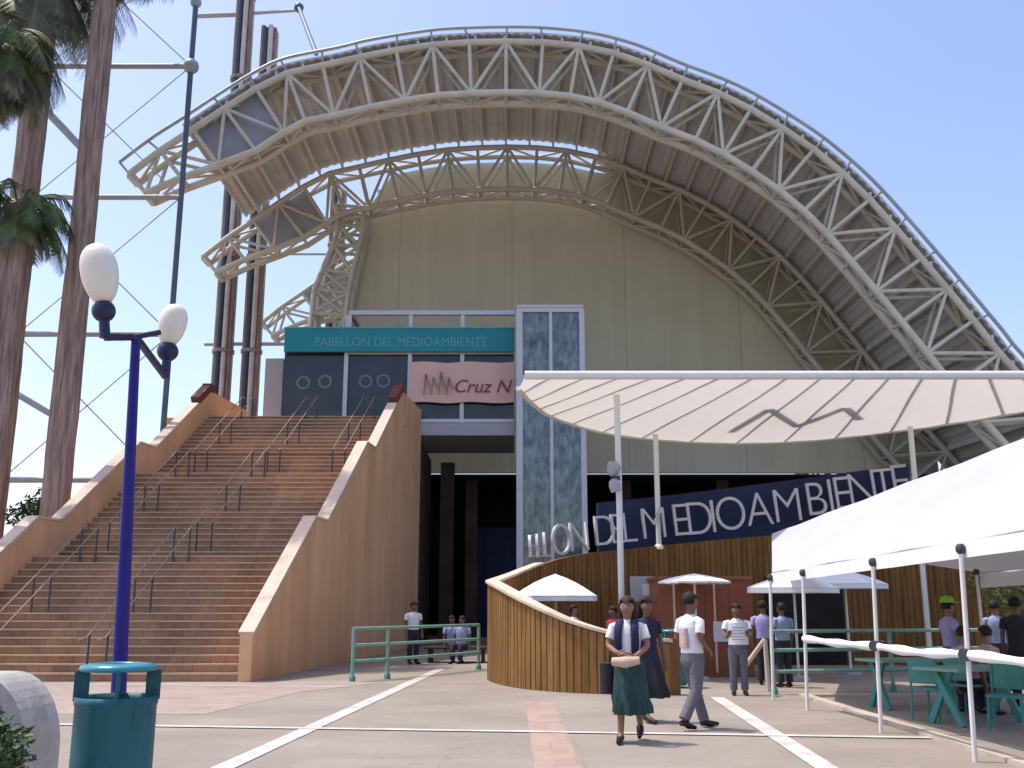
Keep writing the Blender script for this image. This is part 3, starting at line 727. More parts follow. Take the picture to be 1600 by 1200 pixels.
c = at(1085, 909, 22.6); parasol('shallow white parasol in front of the red brown kiosk', (c.x, 22.6, 0), .85, c.z, .18, 8, M['cloth'], vert=.04)
c = at(1240, 918, 22.5); parasol('wide white parasol between the kiosk and the marquee posts', (c.x, 22.5, 0), 1.1, c.z, .3, 4, M['cloth'])
c = at(1320, 912, 24.5); parasol('wide white parasol farthest along the terrace beside the dark shutter', (c.x, 24.5, 0), 1.15, c.z, .32, 4, M['cloth'])
xa, xb = at(1030, 980, 23.4).x, at(1176, 980, 23.4).x; zt2 = at(1100, 906, 23.4).z
ki = thing('kiosk', 'red brown boarded kiosk with pale frame strips behind the walking man', 'kiosk', ((xa + xb) / 2, 23.4, 0))
m = MB(); m.b2((xa, 23.4, 0), (xb, 25.2, zt2)); m.build('wall', M['kiosk'], ki)
m = MB(); m.b2((xa - .05, 23.33, zt2 + .004), (xb + .05, 25.3, zt2 + .08)); m.build('roof', M['kiosk'], ki)
for x_ in (1054, 1117): 
    X = at(x_, 960, 23.38).x; m = MB(); m.b2((X - .025, 23.36, .1), (X + .025, 23.398, zt2 - .03)); m.build('frame_strip', M['coping'], ki)
m = MB(); X = at(1118, 985, 23.38).x; z_ = at(1118, 985, 23.38).z; m.b2((X - .05, 23.35, z_ - .25), (X + .3, 23.395, z_ + .2)); m.build('notice', M['paper'], ki)
# small white sign in the terrace
c = at(1005, 920, 25.0)
sg = thing('notice_board', 'small grey board with a white notice on a pole behind the two women', 'notice', (c.x, 25, 0))
m = MB(); m.tube([(c.x, 25.0, 0), (c.x, 25.0, c.z - .3)], .03, 8); m.build('pole', M['strut'], sg)
m = MB(); m.b2((c.x - .32, 24.95, c.z - .3), (c.x + .32, 25.0, c.z + .3)); m.build('board', M['slab'], sg)
m = MB(); m.b2((c.x - .02, 24.92, c.z - .16), (c.x + .22, 24.947, c.z + .12)); m.build('notice', M['paper'], sg)
def binthing(label, loc, sc_, m_, ribs=True):
    t = thing('litter_bin', label, 'litter bin', loc, 0)
    m = MB(); prof = [(.27, .05), (.30, .1), (.302, .5), (.302, .86), (.310, .88), (.310, .93), (.288, .93), (.275, .86), (.26, .3)]
    m.lathe([(r_ * sc_, z_ * sc_) for r_, z_ in prof], (0, 0, 0), 28, False); b = m.build('body', m_, t, False)
    m = MB(); m.lathe([(.02, .06 * sc_), (.24 * sc_, .06 * sc_), (.24 * sc_, .08 * sc_), (.02, .08 * sc_)], (0, 0, 0), 20); m.build('floor', m_, b, False)
    if ribs:
        m = MB()
        for k in range(28):
            a_ = k * 2 * math.pi / 28; d = V((math.cos(a_), math.sin(a_), 0)); m.beam(d * .300 * sc_ + V((0, 0, .12 * sc_)), d * .302 * sc_ + V((0, 0, .86 * sc_)), .008, .03, d)
        m.build('rib', m_, b, False)
    for k in range(4):
        a_ = R(20) + k * math.pi / 2; d = V((math.cos(a_), math.sin(a_), 0)); m = MB(); m.beam(d * .262 * sc_ + V((0, 0, .9 * sc_)), d * .262 * sc_ + V((0, 0, 1.125 * sc_)), .03, .11, d); m.build('bracket', m_, t, False)
    m = MB(); m.lathe([(.27, 1.118), (.29, 1.122), (.295, 1.14), (.28, 1.165), (.17, 1.18), (.155, 1.165), (.155, 1.13)], (0, 0, 0), 32, False)
    m.v = [tuple(V(v) * sc_) for v in m.v]; m.build('lid', M['tealpaint'] if sc_ < .9 else M['lid'], t, False)
M['lid'] = mat('teal_lid', (.03, .22, .27), .3, .15, 3, spec=.5)
c = at(181, 1110, 8.0); binthing('big teal litter bin with raised ring lid in front of the blue lamp post', (c.x, 8.0, 0), .985, M['tealbin'], False)
c = at(1052, 1060, 20.6); binthing('teal litter bin between the timber wall end and the white shirted man', (c.x, 20.6, 0), .95, M['tealpaint'])

# ------------------------------------------------------------------ street lamp
base = V((-3.76, 10, 0)); topz = at(212, 532, 10).z; tx = at(212, 532, 10).x
lamp = thing('street_lamp', 'blue street lamp with two tilted cream egg globes by the bin', 'street lamp', base)
m = MB(); tp = V((tx, 10, topz)); m.tube([base, base.lerp(tp, .5), tp + V((0, 0, .05))], .07, 14, True, [.078, .062, .046]); m.build('post', M['navypaint'], lamp)
m = MB(); m.lathe([(.16, 0), (.16, .03), (.1, .06), (.09, .35), (.08, .4)], base, 16); m.build('base', M['navypaint'], lamp)
aL = at(164, 527, 9.75); aR = at(258, 588, 10.9); aR2 = at(250, 519, 10.2)
m = MB(); q = catmull([aL, lerp(aL, tp, .5) + V((0, 0, .02)), tp + V((0, 0, .02)), at(232, 553, 10.4), aR], 5); m.tube(q, .035, 8, True, [.04] * len(q)); m.tube([tp + V((-.05, 0, .03)), aR2], .03, 8); m.build('arm', M['navydark'], lamp)
def globe(foot, ballc, gb, gt, gr):
    m = MB(); m.tube([foot, ballc], .05, 10, True, [.055, .05]); m.ball(ballc, .118, 16, 10); h = m.build('holder', M['navydark'], lamp)
    ax = (gt - gb); L_ = ax.length; R3 = ax.to_track_quat('Z', 'Y').to_matrix()
    prof = []
    for i in range(15):
        t = i / 14; a_ = math.pi * t; prof.append((max(gr * math.sin(a_) ** .85 * (1 - .12 * math.cos(a_)), .012), L_ * (1 - math.cos(a_)) / 2))
    m = MB(); m.lathe(prof, gb, 24, True, R3); m.build('globe', M['globe'], lamp)
globe(aL, at(162, 486, 9.75), at(163, 476, 9.75), at(149, 382, 9.75), .185)
globe(aR, at(262, 549, 10.9), at(261, 541, 10.9), at(277, 476, 10.9), .155)

# ------------------------------------------------------------------ planter and shrub bottom left
Yp = 6.6
pn = thing('planter', 'round shouldered grey concrete planter at the bottom corner beside the teal bin', 'planter', (-3.3, Yp, 0))
zt3 = at(40, 1056, Yp).z; xr = at(95, 1150, Yp + .5).x
poly = [V((xr, Yp, 0))] + [V((xr - .34 + .34 * math.cos(a_), Yp, zt3 - .5 + .5 * math.sin(a_))) for a_ in [R(k * 9) for k in range(11)]] + [V((-4.6, Yp, zt3)), V((-4.6, Yp, 0))]
m = MB(); m.prism(poly, (0, .5, 0)); m.build('back', M['concrete'], pn)
m = MB(); m.b2((-4.6, Yp - .62, 0), (xr - .16, Yp - .5, .48)); m.b2((xr - .16, Yp - .62, 0), (xr - .04, Yp - .004, .48)); m.build('trough', M['concrete'], pn)
def leaf_cloud(m, c, rad, n, size, rnd, clumps=6):
    c = V(c); cs = []
    for k in range(clumps):
        cs.append((V((rnd.uniform(-.55, .55) * rad[0], rnd.uniform(-.55, .55) * rad[1], rnd.uniform(-.5, .6) * rad[2])), rnd.uniform(.4, .65)))
    for i in range(n):
        cc, s_ = rnd.choice(cs)
        while True:
            d = V((rnd.uniform(-1, 1), rnd.uniform(-1, 1), rnd.uniform(-1, 1)))
            if d.length < 1: break
        p = c + cc + V((d.x * rad[0], d.y * rad[1], d.z * rad[2])) * s_
        a = V((rnd.gauss(0, 1), rnd.gauss(0, 1), rnd.gauss(0, .7))).normalized(); b = a.cross(V((rnd.gauss(0, 1), rnd.gauss(0, 1), rnd.gauss(0, 1)))).normalized()
        L_, W_ = size * rnd.uniform(.6, 1.3), size * rnd.uniform(.25, .45)
        m.add([p - a * L_ * .5, p + b * W_ * .5, p + a * L_ * .5, p - b * W_ * .5], [(0, 1, 2, 3)])
rnd = random.Random(3)
def shrub(label, name, cat, c, rad, n, size, m_, stemz, group=None):
    t = thing(name, label, cat, (c[0], c[1], 0 if stemz is None else stemz), 0, group)
    m = MB(); leaf_cloud(m, c, rad, n, size, rnd); m.build('foliage' if name != 'tree' else 'crown', m_, t)
    z0 = t.location.z
    m = MB()
    for k in range(4): m.tube([(c[0] + rnd.uniform(-.06, .06), c[1], z0), (c[0] + rnd.uniform(-.5, .5) * rad[0], c[1] + rnd.uniform(-.4, .4) * rad[1], c[2] + .3 * rad[2])], .02, 5, True, [.03 + .03 * rad[0], .012])
    m.build('trunk' if name == 'tree' else 'stem', M['stem'], t)
shrub('dark green leafy shrub growing in the grey concrete planter', 'shrub', 'shrub', (at(2, 1130, Yp - .25).x, Yp - .27, .68), (.26, .2, .34), 800, .07, M['bush'], .3)
shrub('pale green tree top showing over the landing of the left stair wall', 'tree', 'tree', (at(62, 790, 31).x, 31, at(62, 795, 31).z), (1.0, 1.0, .9), 900, .22, M['bush'], 0)
shrub('yellow green tree under the marquee edge at the far right', 'tree', 'tree', (at(1570, 925, 24).x + .3, 24, at(1570, 915, 24).z), (1.5, 1.0, .8), 1500, .16, M['bushy'], 0)

# ------------------------------------------------------------------ palms
def palm(label, X, Yp_, H, r_, nf, L, nd, crownz=None, seed=1):
    rn = random.Random(seed); t = thing('palm_tree', label, 'palm tree', (X, Yp_, 0), 0, 'palms behind the left stair wall')
    rg = []; n = 28; m = MB(); K = 40
    for i in range(K + 1):
        z_ = H * i / K; ring = []
        for k in range(n):
            a_ = k * 2 * math.pi / n; rr = r_ * (1.12 - .2 * i / K) * (1 + .045 * math.sin(k * 5.3 + math.sin(i * .35) * 1.2) + rn.uniform(-.03, .03))
            ring.append(V((X + rr * math.cos(a_), Yp_ + rr * math.sin(a_), z_)))
        rg.append(ring)
    m.rings(rg, True); m.build('trunk', M['trunk'], t)
    def fronds(mb, cnt, elo, ehi, Lf, wid):
        for f in range(cnt):
            az = rn.uniform(0, 2 * math.pi); el = R(rn.uniform(elo, ehi)); L_ = Lf * rn.uniform(.7, 1.1)
            d = V((math.cos(az) * math.cos(el), math.sin(az) * math.cos(el), math.sin(el)))
            p = V((X, Yp_, H)) + V((math.cos(az), math.sin(az), 0)) * r_ * .7 + V((0, 0, rn.uniform(-.3, .2))); pts = [p]; S = 9
            for s_ in range(S):
                d = (d + V((0, 0, -.16 - .05 * s_ * (1 if d.z > -.8 else 0)))).normalized(); p = p + d * L_ / S; pts.append(p)
            for s_ in range(S):
                a, b = pts[s_], pts[s_ + 1]; tt = (b - a).normalized(); sd = tt.cross(V((0, 0, 1)))
                if sd.length < .1: sd = V((-math.sin(az), math.cos(az), 0))
                sd.normalize(); w0 = .03 * (1 - s_ / S) + .008
                mb.add([a - sd * w0, a + sd * w0, b + sd * w0 * .8, b - sd * w0 * .8], [(0, 1, 2, 3)])
                if s_ < 2: continue
                for h_ in range(5):
                    q = a.lerp(b, h_ / 5)
                    for sg_ in (1, -1):
                        ln = wid * math.sin(math.pi * (.12 + .8 * (s_ + h_ / 5) / S)) * rn.uniform(.75, 1.15)
                        dd = (sd * sg_ * .8 + tt * .55 + V((0, 0, -.45 + rn.uniform(-.2, .1)))).normalized(); bw = .018 + .008 * rn.random()
                        e = q + dd * ln + V((0, 0, -.12 * ln)); mb.add([q - tt * bw, q + tt * bw, e + tt * .006, e - tt * .006], [(0, 1, 2, 3)])
    m = MB(); fronds(m, nf, -5, 75, L, L * .34); m.build('crown', M['leaf'], t)
    m = MB(); fronds(m, nd, -70, -20, L * .8, L * .24); m.build('dead_fronds', M['deadleaf'], t)
palm('tall palm with brown trunk rising just behind the left stair landing', -13.72, 30, 24.2, .385, 34, 3.2, 14, seed=4)
palm('tall palm with trunk partly behind the short green palm at the far left', -16.0, 30.6, 22.6, .44, 40, 3.4, 40, seed=9)
palm('short palm with its whole drooping green crown in view at the left edge', at(28, 330, 27.5).x, 27.5, at(45, 325, 27.5).z, .385, 46, 1.9, 26, seed=12)
palm('palm behind the left edge with only grey hanging fronds in view', at(-25, 120, 26).x, 26, at(0, 60, 26).z, .4, 50, 2.6, 130, seed=23)

# ------------------------------------------------------------------ guyed strut mast at left, bundled masts behind
px_, py_ = -12.15, 34.2
gm = thing('guyed_mast', 'thin dark steel pole braced by horizontal struts and wires left of the roof tip', 'mast', (px_, py_, 0))
m = MB(); m.tube([(px_, py_, 0), (px_, py_, 27)], .105, 10); m.build('pole', M['pole'], gm)
m = MB(); m.tube([(-17.6, py_, 0), (-17.6, py_, 27)], .13, 10); m.build('pole', M['pole'], gm)
lev = [5.8, 11.0, 16.2, 21.5, 26.7]
for k, z_ in enumerate(lev):
    m = MB(); m.tube([(-17.6, py_, z_), (px_, py_, z_)], .105, 8); m.build('strut', M['strut'], gm)
m = MB()
for k in range(len(lev) - 1):
    m.tube([(-17.6, py_, lev[k]), (px_, py_, lev[k + 1])], .022, 4); m.tube([(-17.6, py_, lev[k + 1]), (px_, py_, lev[k])], .022, 4)
m.build('wire', M['strut'], gm)
m = MB(); m.tube([at(60, 160, 34), at(150, 255, 34)], .14, 8); m.build('brace', M['strut'], gm)
m = MB(); m.tube([at(20, 612, 34), at(110, 665, 34)], .11, 8); m.build('brace', M['strut'], gm)
m = MB(); m.ball((px_, py_, 21.5), .3, 10, 6); m.ball((px_, py_, 24.2), .22, 10, 6); m.build('node', M['strut'], gm)
def bundle(label, X, Y_, z1, r_, seed, arms=()):
    rn = random.Random(seed); t = thing('bundled_mast', label, 'mast', (X, Y_, 0), 0, 'bundled pipe masts behind the roof')
    mats = ['mastbrown', 'mastdark', 'mastpale', 'mastbrown', 'mastpale', 'mastbrown', 'mastpale', 'mastbrown']
    for k in range(8):
        a_ = R(200) + k * 2 * math.pi / 8; rr = r_; m = MB()
        x_, y_ = X + rr * math.cos(a_), Y_ + rr * math.sin(a_); m.tube([(x_, y_, 0), (x_, y_, z1 - rn.uniform(0, .8))], .14, 8); m.build('pipe', M[mats[k]], t)
    m = MB(); z_ = 4.
    while z_ < z1: m.lathe([(r_ + .2, z_), (r_ + .2, z_ + .18)], (X, Y_, 0), 14); z_ += 5.2
    m.build('collar', M['mastbrown'], t)
    for (p, q, r2) in arms:
        m = MB(); m.tube([p, q], r2, 7); m.build('arm', M['strut'], t)
X1, X2, YM = at(352, 500, 50.4).x, at(396, 500, 50.4).x, 50.4
hz = at(400, 538, YM).z
bundle('tall bundled pipe mast at left of the pair, running off the top', X1, YM, 39, .38, 2, [((X1, YM, hz), (X1 - 1.0, YM, hz), .1), ((X1, YM, hz + .02), (X1 + 4.0, YM, hz + .02), .1), (at(385, 22, YM), at(305, 25, YM), .14), (at(380, 22, YM), at(468, 16, YM), .09)])
bundle('shorter bundled pipe mast at right of the pair, ending above the roof', X2, YM, at(420, 38, YM).z, .36, 3)
X3 = at(524, 440, 62.5).x; bundle('farthest bundled pipe mast beside the curved edge of the olive wall', X3, 62.5, at(524, 372, 62.5).z + 4, .42, 5, [((X3, 62.5, at(470, 397, 62.5).z), (X3 - 4.5, 62.5, at(470, 397, 62.5).z), .09)])
m = MB(); p, q = at(467, 12, 49), at(494, 84, 40); m.tube([p, q], .11, 8); m.ball(p, .28, 8, 6)
fin = thing('roof_strut', 'thin slanting steel strut standing on the top edge of the roof', 'strut', q); m.build('bar', M['pole'], fin)

# ------------------------------------------------------------------ people
def skin_mesh(name, verts, edges, radii, m_, parent, root=0, sub=1):
    me = bpy.data.meshes.new(name); me.from_pydata([tuple(v) for v in verts], edges, []); me.update(); me.materials.append(m_)
    o = bpy.data.objects.new(name, me); col.objects.link(o)
    if parent is not None: o.parent = parent
    sk = o.modifiers.new('skin', 'SKIN'); sk.use_smooth_shade = True
    sv = me.skin_vertices[0].data
    for i, r_ in enumerate(radii): sv[i].radius = r_ if isinstance(r_, tuple) else (r_, r_); sv[i].use_root = (i == root)
    if sub: s2 = o.modifiers.new('sub', 'SUBSURF'); s2.levels = sub; s2.render_levels = sub
    return o
def person(label, loc, rz, h=1.68, shirt='shirt', bottom='greyt', kind='trousers', hair='hair', hair_len=0, skin='skin', legs=None, arms=None, sit=False, cap=None, extra=None, bag=False, vest=False, sleeves=.62, fem=False, group=None, detail=True):
    """faces -Y at rz=0. legs: per side (knee, ankle, toe) offsets; arms: per side (elbow, wrist, fingertip)."""
    t = thing('person', label, 'person', loc, rz, group); k = h / 1.7; S = lambda *p: V(p) * k
    drop = .0
    hipz = .90 if not sit else .50
    if legs is None:
        legs = [((sx * .10, -.01, .49), (sx * .105, .02, .085), (sx * .12, -.15, .03)) for sx in (-1, 1)] if not sit else [((sx * .12, -.42, .48), (sx * .12, -.40, .09), (sx * .13, -.56, .03)) for sx in (-1, 1)]
    up = hipz - .90
    if arms is None: arms = [((sx * .235, .02, 1.13 + up), (sx * .25, -.06, .88 + up), (sx * .235, -.10, .72 + up)) for sx in (-1, 1)]
    sh = .185 if not fem else .165
    vs, es, rs = [], [], []
    def add(p, r_, link=None):
        vs.append(S(*p)); rs.append(r_ * k if not isinstance(r_, tuple) else tuple(x * k for x in r_)); i = len(vs) - 1
        if link is not None: es.append((link, i))
        return i
    pel = add((0, 0, hipz), .125); bel = add((0, .0, hipz + .16), .115, pel); che = add((0, .01, hipz + .34), .125, bel); nb_ = add((0, .02, hipz + .50), .07, che); ne = add((0, .0, hipz + .565), .05, nb_)
    jaw = add((0, -.025, hipz + .635), .066, ne); hd = add((0, -.01, hipz + .705), .088, jaw); cr = add((0, .0, hipz + .765), .068, hd)
    no = add((0, -.108, hipz + .685), .014, hd)
    for sx in (-1, 1): add((sx * .088, .005, hipz + .69), .016, hd)
    sk = M[skin]
    for s_, (el, wr, ft) in enumerate(arms):
        sx = -1 if s_ == 0 else 1
        a = add((sx * sh, .015, hipz + .47), .055, che); e = add(el, .04, a); w_ = add(wr, .027, e)
        d = (V(ft) - V(wr)); L_ = max(d.length, .05); d.normalize()
        sd = d.cross(V((0, 1, 0)) if abs(d.y) < .8 else V((0, 0, 1))).normalized()
        pm = V(wr) + d * .075; pmi = add(pm, .034, w_)
        if detail:
            for q, (o_, fl_) in enumerate(((-.027, .075), (-.009, .088), (.009, .082), (.027, .065))):
                b_ = add(pm + d * .03 + sd * o_, .0115, pmi); c_ = add(pm + d * (.03 + fl_ * .55) + sd * o_ * 1.05 + V((0, -.008, 0)), .010, b_); add(pm + d * (.03 + fl_) + sd * o_ + V((0, -.022, -.004)), .008, c_)
            tb = add(V(wr) + d * .03 - sd * .035 * sx, .013, w_); add(V(wr) + d * .085 - sd * .055 * sx, .010, tb)
    for s_, (kn, an, to) in enumerate(legs):
        sx = -1 if s_ == 0 else 1
        hp = add((sx * .09, 0, hipz - .05), .085, pel); q = add(kn, .058, hp); w_ = add(an, .038, q); add(to, .03, w_)
    body = skin_mesh('body', vs, es, rs, sk, t, pel, 1)
    # clothes
    def ell(c, rx, ry, n=16, pw=.9):
        return [S(c[0] + rx * math.copysign(abs(math.cos(a_)) ** pw, math.cos(a_)), c[1] + ry * math.copysign(abs(math.sin(a_)) ** pw, math.sin(a_)), c[2]) for a_ in [q * 2 * math.pi / n for q in range(n)]]
    bw = .165 if not fem else .15
    m = MB()
    hem = hipz - (.03 if kind == 'skirt' else .07)
    m.rings([ell((0, 0, hem), bw + .015, .128), ell((0, 0, hipz + .06), bw, .122), ell((0, 0, hipz + .17), bw - .008, .118), ell((0, .005, hipz + .30), bw + .012, .13), ell((0, .01, hipz + .41), bw + .022, .128), ell((0, .012, hipz + .475), bw - .0, .105), ell((0, .015, hipz + .515), .095, .08), ell((0, .01, hipz + .54), .062, .06)], True)
    for s_, (el, wr, ft) in enumerate(arms):
        sx = -1 if s_ == 0 else 1; a = V((sx * (sh - .05), .015, hipz + .465)); b_ = V((sx * (sh + .015), .015, hipz + .45)); e = V(el)
        if sleeves > 1: pts = [a, b_, e, lerp(e, V(wr), min(.92, sleeves - 1))]; rr = [.055, .062, .056, .045]
        else: pts = [a, b_, lerp(b_, e, sleeves)]; rr = [.055, .062, .06]
        m.tube([p * k for p in pts], .06, 10, True, [x * k for x in rr])
    m.build('shirt', M[shirt], t, False)
    m = MB()
    if kind == 'skirt':
        rg = []; N_ = 26
        for j, (z_, rx, ry) in enumerate(((hipz + .10, bw - .003, .125), (hipz - .02, .178, .155), (hipz - .2, .195, .20), (.52, .20, .255), (.42, .20, .27), (.335, .195, .27))):
            fold = .0 if j < 2 else .014 * j
            rg.append([S((rx + fold * math.sin(q * 2 * math.pi / N_ * 7)) * math.cos(q * 2 * math.pi / N_) + (.03 if j > 3 else 0), (ry + fold * math.sin(q * 2 * math.pi / N_ * 7)) * math.sin(q * 2 * math.pi / N_), z_) for q in range(N_)])
        m.rings(rg, False); m.build('skirt', M[bottom], t, False)
    else:
        m.rings([ell((0, 0, hipz + .05), bw + .002, .125), ell((0, 0, hipz - .04), bw + .012, .135), ell((0, 0, hipz - .12), bw - .0, .125), ell((0, 0, hipz - .16), .06, .08)], True)
        for s_, (kn, an, to) in enumerate(legs):
            sx = -1 if s_ == 0 else 1; hp = V((sx * .085, 0, hipz - .04)); kn, an = V(kn), V(an)
            pts = [hp, lerp(hp, kn, .5), kn, lerp(kn, an, .5), lerp(kn, an, .97)]
            m.tube([p * k for p in pts], .08, 12, True, [x * k for x in (.105, .092, .076, .07, .072)])
        m.build('trousers', M[bottom], t, False)
    for s_, (kn, an, to) in enumerate(legs):
        an, to = V(an), V(to); d = (to - an); d.z = 0; d.normalize(); m = MB()
        heel = an - d * .05 + V((0, 0, -.035)); tip = to + d * .07
        m.tube([heel * k, (an + V((0, 0, -.03)) + d * .02) * k, lerp(an, to, .6) * k + V((0, 0, -.012)), tip * k], .04, 10, True, [.034, .047, .042, .022]); m.build('shoe', M['shoe'], t, False)
    # head details
    hz_ = hipz + .705
    m = MB(); rg = []
    n = 18
    for i in range(8):
        el_ = R(-28 + i * 16.2); ring = []
        for q in range(n):
            a_ = q * 2 * math.pi / n; front = max(0, -math.sin(a_)); zlow = el_ if front < .3 else max(el_, R(20) + R(10) * math.sin(q * 1.3))
            jit = 1 + .05 * math.sin(q * 2.7 + i * 1.9) + .03 * math.sin(q * 5.1 - i); ring.append(S(jit * .101 * math.cos(zlow) * math.cos(a_), .012 + jit * .108 * math.cos(zlow) * math.sin(a_), hz_ + .018 + .112 * math.sin(zlow)))
        rg.append(ring)
    m.rings(rg, True)
    if hair_len:
        rg = []
        for z_, rx, ry, yo in ((hz_ + .03, .108, .09, .03), (hz_ - .08, .115, .085, .04), (hz_ - .08 - hair_len * .5, .12, .07, .06), (hz_ - .08 - hair_len, .10, .045, .075)):
            rg.append([S(rx * math.cos(q * 2 * math.pi / 14), yo + ry * (math.sin(q * 2 * math.pi / 14) if math.sin(q * 2 * math.pi / 14) > 0 else .25 * math.sin(q * 2 * math.pi / 14)), z_) for q in range(14)])
        m.rings(rg, True)
    m.build('hair', M[hair], t, False)
    if detail:
        for sx in (-1, 1):
            m = MB(); m.ball(S(sx * .034, -.086, hz_ + .006), (.014 * k, .009 * k, .0065 * k), 8, 6); m.build('eye', M['eye'], t, False)
        m = MB(); m.ball(S(0, -.089, hz_ - .075), (.026 * k, .010 * k, .007 * k), 10, 6); m.build('mouth', M['lip'], t, False)
    if cap:
        m = MB(); m.lathe([(.118, hz_ + .03), (.118, hz_ + .06), (.1, hz_ + .12), (.04, hz_ + .145)], (0, .005, 0), 14); m.box((0, -.14, hz_ + .035), (.15, .11, .012)); m.build('cap', M[cap], t, False)
    if vest:
        for sx in (-1, 1):
            m = MB(); q = [S(sx * .10, -.10, hipz + .09), S(sx * .105, -.137, hipz + .28), S(sx * .10, -.12, hipz + .44), S(sx * .085, -.03, hipz + .535), S(sx * .095, .10, hipz + .47), S(sx * .10, .14, hipz + .2)]
            m.tube(catmull(q, 4), .04, 8, True, [(.05 * k, .016 * k)] * (4 * (len(q) - 1) + 1)); m.build('strap', M['navycl'], t, False)
    if extra: extra(t, S, hipz)
    return t
walkA = [((-.085, -.10, .50), (-.10, -.10, .10), (-.10, -.27, .035)), ((.09, .06, .48), (.085, .33, .17), (.085, .27, .035))]
def foldarms(hz): return [((-.25, -.02, hz + .23), (-.09, -.23, hz + .14), (.06, -.25, hz + .13)), ((.25, -.02, hz + .23), (.10, -.25, hz + .10), (-.06, -.26, hz + .11))]
def hold_bundle(t, S, hz):
    m = MB(); m.tube([S(-.16, -.245, hz + .05), S(0, -.275, hz + .045), S(.17, -.255, hz + .07)], .06, 10, True, [.05, .07, .045]); m.build('bundle', M['bag'], t, False)
def side_bag(t, S, hz):
    hold_bundle(t, S, hz)
    m = MB(); m.rings([[S(-.27 + a * .07, .04 + b * .12, hz + z_) for a, b in ((-1, -1), (1, -1), (1, 1), (-1, 1))] for z_ in (-.34, -.3, -.02, .02)], True); m.build('shoulder_bag', M['darkt'], t, False)
    m = MB(); m.tube([S(-.24, .04, hz + .02), S(-.2, .03, hz + .35), S(-.13, .02, hz + .52)], .012, 6); m.build('bag_strap', M['darkt'], t, False)
p = gnd(985, 1160)
person('woman in white shirt and dark green skirt carrying a beige bundle, nearest walker', (p.x, p.y, 0), R(-14), 1.68, 'shirt', 'skirt', 'skirt', 'hairb', .22, 'skin', walkA, foldarms(.9), vest=True, fem=True, extra=side_bag)
p = gnd(1012, 1128)
person('woman in navy top and dark skirt half hidden behind the green skirted woman', (p.x + .02, p.y, 0), R(24), 1.69, 'navycl', 'darkt', 'skirt', 'hair', .2, 'skinb', walkA, None, fem=True)
p = gnd(1086, 1139)
walkM = [((-.10, .03, .49), (-.11, .26, .13), (-.11, .14, .03)), ((.10, -.10, .50), (.11, -.24, .085), (.12, -.41, .03))]
def backpatch(t, S, hz):
    m = MB(); m.rings([[S(a * .085, .132 + .004 * b, hz + z_) for a, b in ((-1, -1), (1, -1), (1, 1), (-1, 1))] for z_ in (.12, .36)], True); m.build('back_print', M['pinkshirt'], t, False)
person('man in white shirt and grey trousers striding past the red brown kiosk', (p.x, p.y, 0), R(118), 1.74, 'shirt', 'greyt', 'trousers', 'hair', 0, 'skinb', walkM, [((-.24, .05, 1.14), (-.18, -.14, .98), (-.10, -.22, .95)), ((.24, .05, 1.14), (.19, -.14, .97), (.10, -.22, .94))], extra=backpatch, sleeves=.7)
p = gnd(1156, 1086)
def sheet_hold(t, S, hz):
    m = MB(); m.rings([[S(a * .19, -.30 + .004 * b, hz + z_) for a, b in ((-1, -1), (1, -1), (1, 1), (-1, 1))] for z_ in (.05, .46)], True); o = m.build('paper_sheet', M['paper'], t, False)
    m = MB()
    for j in range(5):
        z_ = hz + .36 - j * .055; x1 = .11 - .05 * (j % 2); m.rings([[S(a, -.3055, z_ + b) for a, b in ((-.11, 0), (x1, 0), (x1, .02), (-.11, .02))], [S(a, -.304, z_ + b) for a, b in ((-.11, 0), (x1, 0), (x1, .02), (-.11, .02))]], True)
    m.build('print', M['strut'], o, False)
person('standing figure in grey trousers holding a white sheet up against the kiosk', (p.x, p.y, 0), R(-8), 1.6, 'shirt', 'greyt', 'trousers', 'hair', 0, 'skinb', None, [((-.26, -.06, 1.15), (-.2, -.27, 1.06), (-.17, -.31, 1.16)), ((.26, -.06, 1.15), (.2, -.27, 1.06), (.17, -.31, 1.16))], extra=sheet_hold)
def at_px(x, Y_): return (at(x, 980, Y_).x, Y_, 0)
person('person in lavender shirt and dark trousers standing right of the kiosk', at_px(1193, 21.2), R(160), 1.66, 'lav', 'darkt', skin='skinb')
person('person in pale blue shirt leaning at the corner of the terrace railing', at_px(1222, 20.6), R(200), 1.62, 'blueshirt', 'darkt', skin='skinb')
person('person in lime cap and white shirt under the marquee', at_px(1484, 17.2), R(95), 1.66, 'lav', 'greyt', cap='lime')
person('person in grey blue shirt standing by the yellow tree', at_px(1556, 18.6), R(170), 1.66, 'blueshirt', 'darkt')
person('dark clothed person at the right edge beside the yellow tree', at_px(1590, 16.8), R(150), 1.70, 'darkt', 'darkt', skin='skinb')
person('person in white shirt standing in the dark entrance behind the railing', at_px(646, 28.5), R(30), 1.66, 'shirt', 'darkt', skin='skinb')
person('person in pale blue shirt in the dark entrance, sitting left of the timber curl', at_px(722, 29.0), R(-20), 1.66, 'blueshirt', 'darkt', skin='skinb', sit=True)
person('person in lavender shirt seated beside the pale blue one in the entrance', at_px(706, 29.6), R(25), 1.66, 'lav', 'darkt', skin='skinb', sit=True)
person('person in white shirt under the bright parasol inside the timber curl', at_px(897, 22.6), R(60), 1.58, 'shirt', 'greyt')
person('person in red shirt inside the timber curl left of the women', at_px(958, 22.0), R(-60), 1.55, 'redshirt', 'darkt', skin='skinb')
person('person in pink shirt seated at the terrace table, left of the marquee front post', at_px(1505, 15.4), R(120), 1.66, 'pinkshirt', 'darkt', sit=True)
person('person in pink shirt seated at the terrace table, right of the marquee front post', at_px(1537, 15.6), R(210), 1.66, 'pinkshirt', 'darkt', sit=True, hair='hairb')

